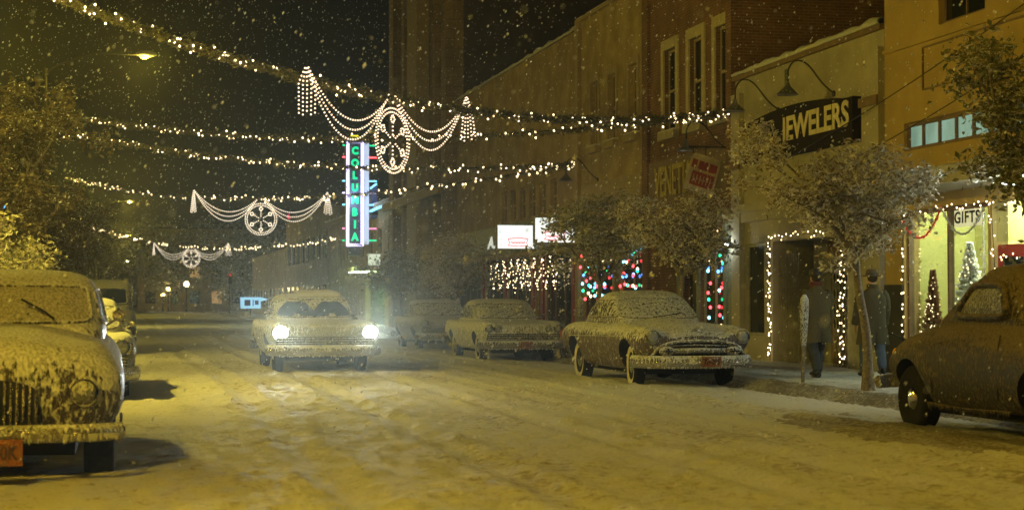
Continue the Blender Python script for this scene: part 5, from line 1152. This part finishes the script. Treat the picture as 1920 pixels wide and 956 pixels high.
# ------------------------------------------------------------------ people (walking away, +Y)
def skinned(name, verts, edges, radii, mat, parent, root=0, sub=2):
    me = bpy.data.meshes.new(name); me.from_pydata(verts, edges, []); me.materials.append(mat); o = bpy.data.objects.new(name, me); COL.objects.link(o)
    o.modifiers.new('s', 'SKIN'); sv = me.skin_vertices[0].data
    for i, r in enumerate(radii): sv[i].radius = (r, r) if not isinstance(r, tuple) else r; sv[i].use_root = i == root
    m2 = o.modifiers.new('u', 'SUBSURF'); m2.levels = sub; m2.render_levels = sub; bpy.context.view_layer.update(); bake(o)
    o.data.polygons.foreach_set("use_smooth", [True]*len(o.data.polygons)); o.parent = parent; return o
def man(label, loc, rz, coatm, legm, hatm, stride, hem, scarf=None, arms=(0, 0), seed=1, hands=True, wear=True):
    t = thing('person', label, 'person', loc, rz); V, E, Rr = [], [], []
    def add(p, r, par=None):
        V.append(p); Rr.append(r)
        if par is not None: E.append((par, len(V)-1))
        return len(V)-1
    pel = add((0, 0, .95), (.15, .11)); wa = add((0, 0, 1.1), (.14, .1), pel); ch = add((0, .0, 1.32), (.17, .12), wa); ne = add((0, .0, 1.5), .062, ch); hd0 = add((0, .02, 1.585), .07, ne); hd1 = add((0, .035, 1.67), (.083, .1), hd0); hd2 = add((0, .025, 1.755), (.068, .085), hd1)
    feet = []; wrists = []
    for sd in (-1, 1):
        s = stride*sd
        hp = add((sd*.1, 0, .9), .098, pel); kn = add((sd*.105, s*.5+.03, .5), .06, hp); an = add((sd*.1, s-.02, .1+(.05 if s < 0 else 0)), .04, kn); to = add((sd*.12, s+.15, .045), .035, an); feet.append((sd, s, an, kn))
        sh = add((sd*.19, 0, 1.42), .068, ch); a = arms[0 if sd < 0 else 1]; el = add((sd*.255, -.02+a*.35, 1.14), .046, sh); wr = add((sd*.265, a*.8+.05, .9), .03, el); pm_ = add((sd*.262, a*.95+.075, .83), (.022, .036), wr); wrists.append((sd, V[el], V[wr], V[pm_], a))
        for k in range(4):
            f0 = add((sd*.255, a*.95+.05+.018*k, .78), .0095, pm_); f1 = add((sd*(.245-.004*(k % 2)), a*.95+.052+.018*k, .745-.006*(1.5-abs(k-1.5))), .0088, f0); add((sd*.225, a*.95+.053+.018*k, .725), .0075, f1)
        th = add((sd*.245, a*.95+.115, .815), .0105, pm_); add((sd*.235, a*.95+.12, .775), .009, th)
    o = skinned('body', V, E, Rr, M['skin'], t)
    # face: ears, nose, brow
    mb = MB()
    for sd in (-1, 1): mb.ball((sd*.082, .02, 1.66), .03, 8, 6, (.4, .7, 1.1))
    mb.ball((0, .135, 1.655), .018, 8, 6, (.8, 1, 1.3)); mb.build('ears_and_nose', M['skin'], t, smooth=180)
    mb = MB(); mb.ball((0, -.005, 1.69), .094, 14, 10, (.94, 1.08, .95)); mb.build('hair', M['hair'], t, smooth=180)
    # hat
    mb = MB(); mb.lathe([(.172, 1.715), (.176, 1.725), (.11, 1.735), (.106, 1.77), (.1, 1.82), (.07, 1.84), (.02, 1.825)], o=(0, .02, 0), n=22, sy=1.12); h = mb.build('hat', hatm, t, smooth=50)
    mb = MB(); mb.lathe([(.112, 1.742), (.111, 1.77)], o=(0, .02, 0), n=22, sy=1.12); mb.build('hat_band', M['black'], h)
    # coat: torso and skirt with folds, then sleeves
    rr = random.Random(seed); rows = []
    prof = [(hem, .275, .2), (hem+.12, .265, .195), (.8, .25, .185), (.95, .238, .175), (1.1, .232, .165), (1.25, .245, .165), (1.36, .245, .155), (1.43, .21, .13), (1.485, .12, .095), (1.53, .078, .08), (1.56, .08, .082)]
    for z, a, b_ in prof:
        row = []
        for k in range(40):
            ang = 2*math.pi*k/40; low = max(0, (1.0-z)/.5); f = 1+low*(.07*math.sin(ang*6+seed)+.045*math.sin(ang*11+2*seed))+.015*math.sin(ang*4+z*18)
            vent = .85 if low > .3 and abs(ang-1.5*math.pi) < .09 else 1
            row.append((a*f*math.cos(ang), b_*f*vent*math.sin(ang)+stride*.15*low*math.sin(ang*2), z+low*.012*math.sin(ang*3)))
        rows.append(row)
    mb = MB(); mb.grid(rows, True)
    for sd, el, wr, pm2, a in wrists:
        pts = spline([(sd*.16, 0, 1.44), (sd*.225, -.005+a*.1, 1.34), (el[0], el[1], el[2]), (wr[0], wr[1]-.01, wr[2]+.0)], 5); n = len(pts)
        mb.tube(pts, [(.09-.022*i/n)*(1+.06*math.sin(i*2.3)) for i in range(n)], 12)
    c = mb.build('coat', coatm, t, smooth=60)
    mb = MB(); mb.lathe([(.086, 1.50), (.1, 1.53), (.098, 1.575), (.08, 1.585)], n=18, sy=1.0); mb.build('collar', coatm, c)
    if scarf:
        mb = MB(); mb.lathe([(.09, 1.53), (.11, 1.55), (.112, 1.6), (.09, 1.62)], o=(0, .01, 0), n=18); mb.build('scarf', scarf, t)
    for sd, s, an, kn in feet:
        a_, k_ = Vector(V[an]), Vector(V[kn]); mb = MB()
        pts = spline([(sd*.1, 0, .9), tuple(Vector((sd*.1, 0, .9)).lerp(k_, .5)), tuple(k_), tuple(k_.lerp(a_, .5)+Vector((0, -.015, 0))), tuple(a_+Vector((0, 0, -.01)))], 4); n = len(pts)
        mb.tube(pts, [.115-.045*i/n+.006*math.sin(i*1.9) for i in range(n)], 12); mb.build('trouser_leg', legm, t, smooth=60)
        lift = .05 if s < 0 else 0
        mb = MB(); mb.grid([[(sd*.11+w*math.cos(q), s+y, max(z0+hh*math.sin(q), .0)+lift) for q in [2*math.pi*k/12 for k in range(12)]] for y, w, z0, hh in ((-.09, .025, .05, .04), (-.07, .042, .055, .055), (0, .046, .055, .058), (.08, .05, .045, .045), (.16, .046, .035, .035), (.21, .02, .03, .02))], True, True, True); mb.build('shoe', M['shoe'], t, smooth=60)
    return t
man('walker from behind in a grey-green knee length coat, maroon scarf and dark hat', (11.35, 27.7, .165), R(4), M['coat'], M['trousers'], M['hat'], .2, .6, M['scarf'], (-.1, .12), 1)
man('man in a long dark coat, blue jeans and brown hat, partly behind the leaning tree', (12.58, 28.2, .165), R(-6), M['coat2'], M['jeans'], M['brownhat'], -.2, .55, None, (.1, .15), 2)
s = thing('walking_stick', 'dark stick held low by the man in the brown hat', 'stick', (12.84, 28.33, 1.0))
mb = MB(); mb.tube([(-.03, .0, -.03), (.05, -.2, -.1), (.17, -.5, -.2)], [.014, .014, .018], 7); mb.build('shaft', M['black'], s); mb = MB(); mb.ball((-.03, 0, -.03), .022); mb.build('knob', M['black'], s)
man('distant dark coated pedestrian on the pavement near the far trees', (11.5, 61.0, .165), R(150), M['trousers'], M['trousers'], M['hat'], .15, .7, None, (0, 0), 3)

# ------------------------------------------------------------------ falling snow and haze
rr = random.Random(99); mb = MB(); F_ = Vector((math.sin(YAW), math.cos(YAW), .0)); R_ = Vector((math.cos(YAW), -math.sin(YAW), 0))
for i in range(42000):
    y = 3+rr.random()**.62*85; x = rr.uniform(-.42, .42)*y+rr.uniform(-2, 2); p = F_*y+R_*x; p.z = rr.uniform(.15, max(3.2, 1.6+.24*y))
    if p.x > FX-.4 or p.x < -4.9: continue
    r = rr.uniform(.0045, .0105)*(1 if rr.random() < .9 else 1.5)*(1 if y > 12 else .5); st_ = rr.uniform(1, 1.9); x_, y_, z_ = p; dx = r*st_*.35
    i0 = [mb.vert(q) for q in ((x_-r, y_, z_), (x_+r, y_, z_), (x_, y_-r, z_), (x_, y_+r, z_), (x_-dx, y_, z_-r*st_), (x_+dx, y_, z_+r*st_))]
    for q in ((0,2,5),(2,1,5),(1,3,5),(3,0,5),(2,0,4),(1,2,4),(3,1,4),(0,3,4)): mb.face([i0[k] for k in q])
mfl_, nt, bs = new_mat('snowflake'); bs.inputs['Base Color'].default_value = (.9, .9, .9, 1); bs.inputs['Roughness'].default_value = .9
tr = N(nt, 'ShaderNodeBsdfTranslucent'); tr.inputs[0].default_value = (.9, .9, .9, 1); mx = N(nt, 'ShaderNodeMixShader'); mx.inputs[0].default_value = .45
L(nt, bs.outputs[0], mx.inputs[1]); L(nt, tr.outputs[0], mx.inputs[2]); L(nt, mx.outputs[0], nt.nodes['Material Output'].inputs[0])
o = mb.build('falling_snow', mfl_, smooth=180); tag(o, 'fine white snowflakes falling through the whole street', 'snowfall', kind='stuff')
if HAZE:
    mb = MB(); mb.box(-70, -30, -1.15, 70, 290, 26); mh = bpy.data.materials.new('haze'); mh.use_nodes = True; nt = mh.node_tree; nt.nodes.clear()
    out_ = nt.nodes.new('ShaderNodeOutputMaterial'); pv_ = nt.nodes.new('ShaderNodeVolumePrincipled'); pv_.inputs['Color'].default_value = (.86, .9, .8, 1); pv_.inputs['Density'].default_value = HAZE; pv_.inputs['Anisotropy'].default_value = .88
    nt.links.new(pv_.outputs[0], out_.inputs['Volume']); o = mb.build('haze', mh, smooth=0); tag(o, 'thin snowy night haze filling the street', 'haze', kind='stuff')
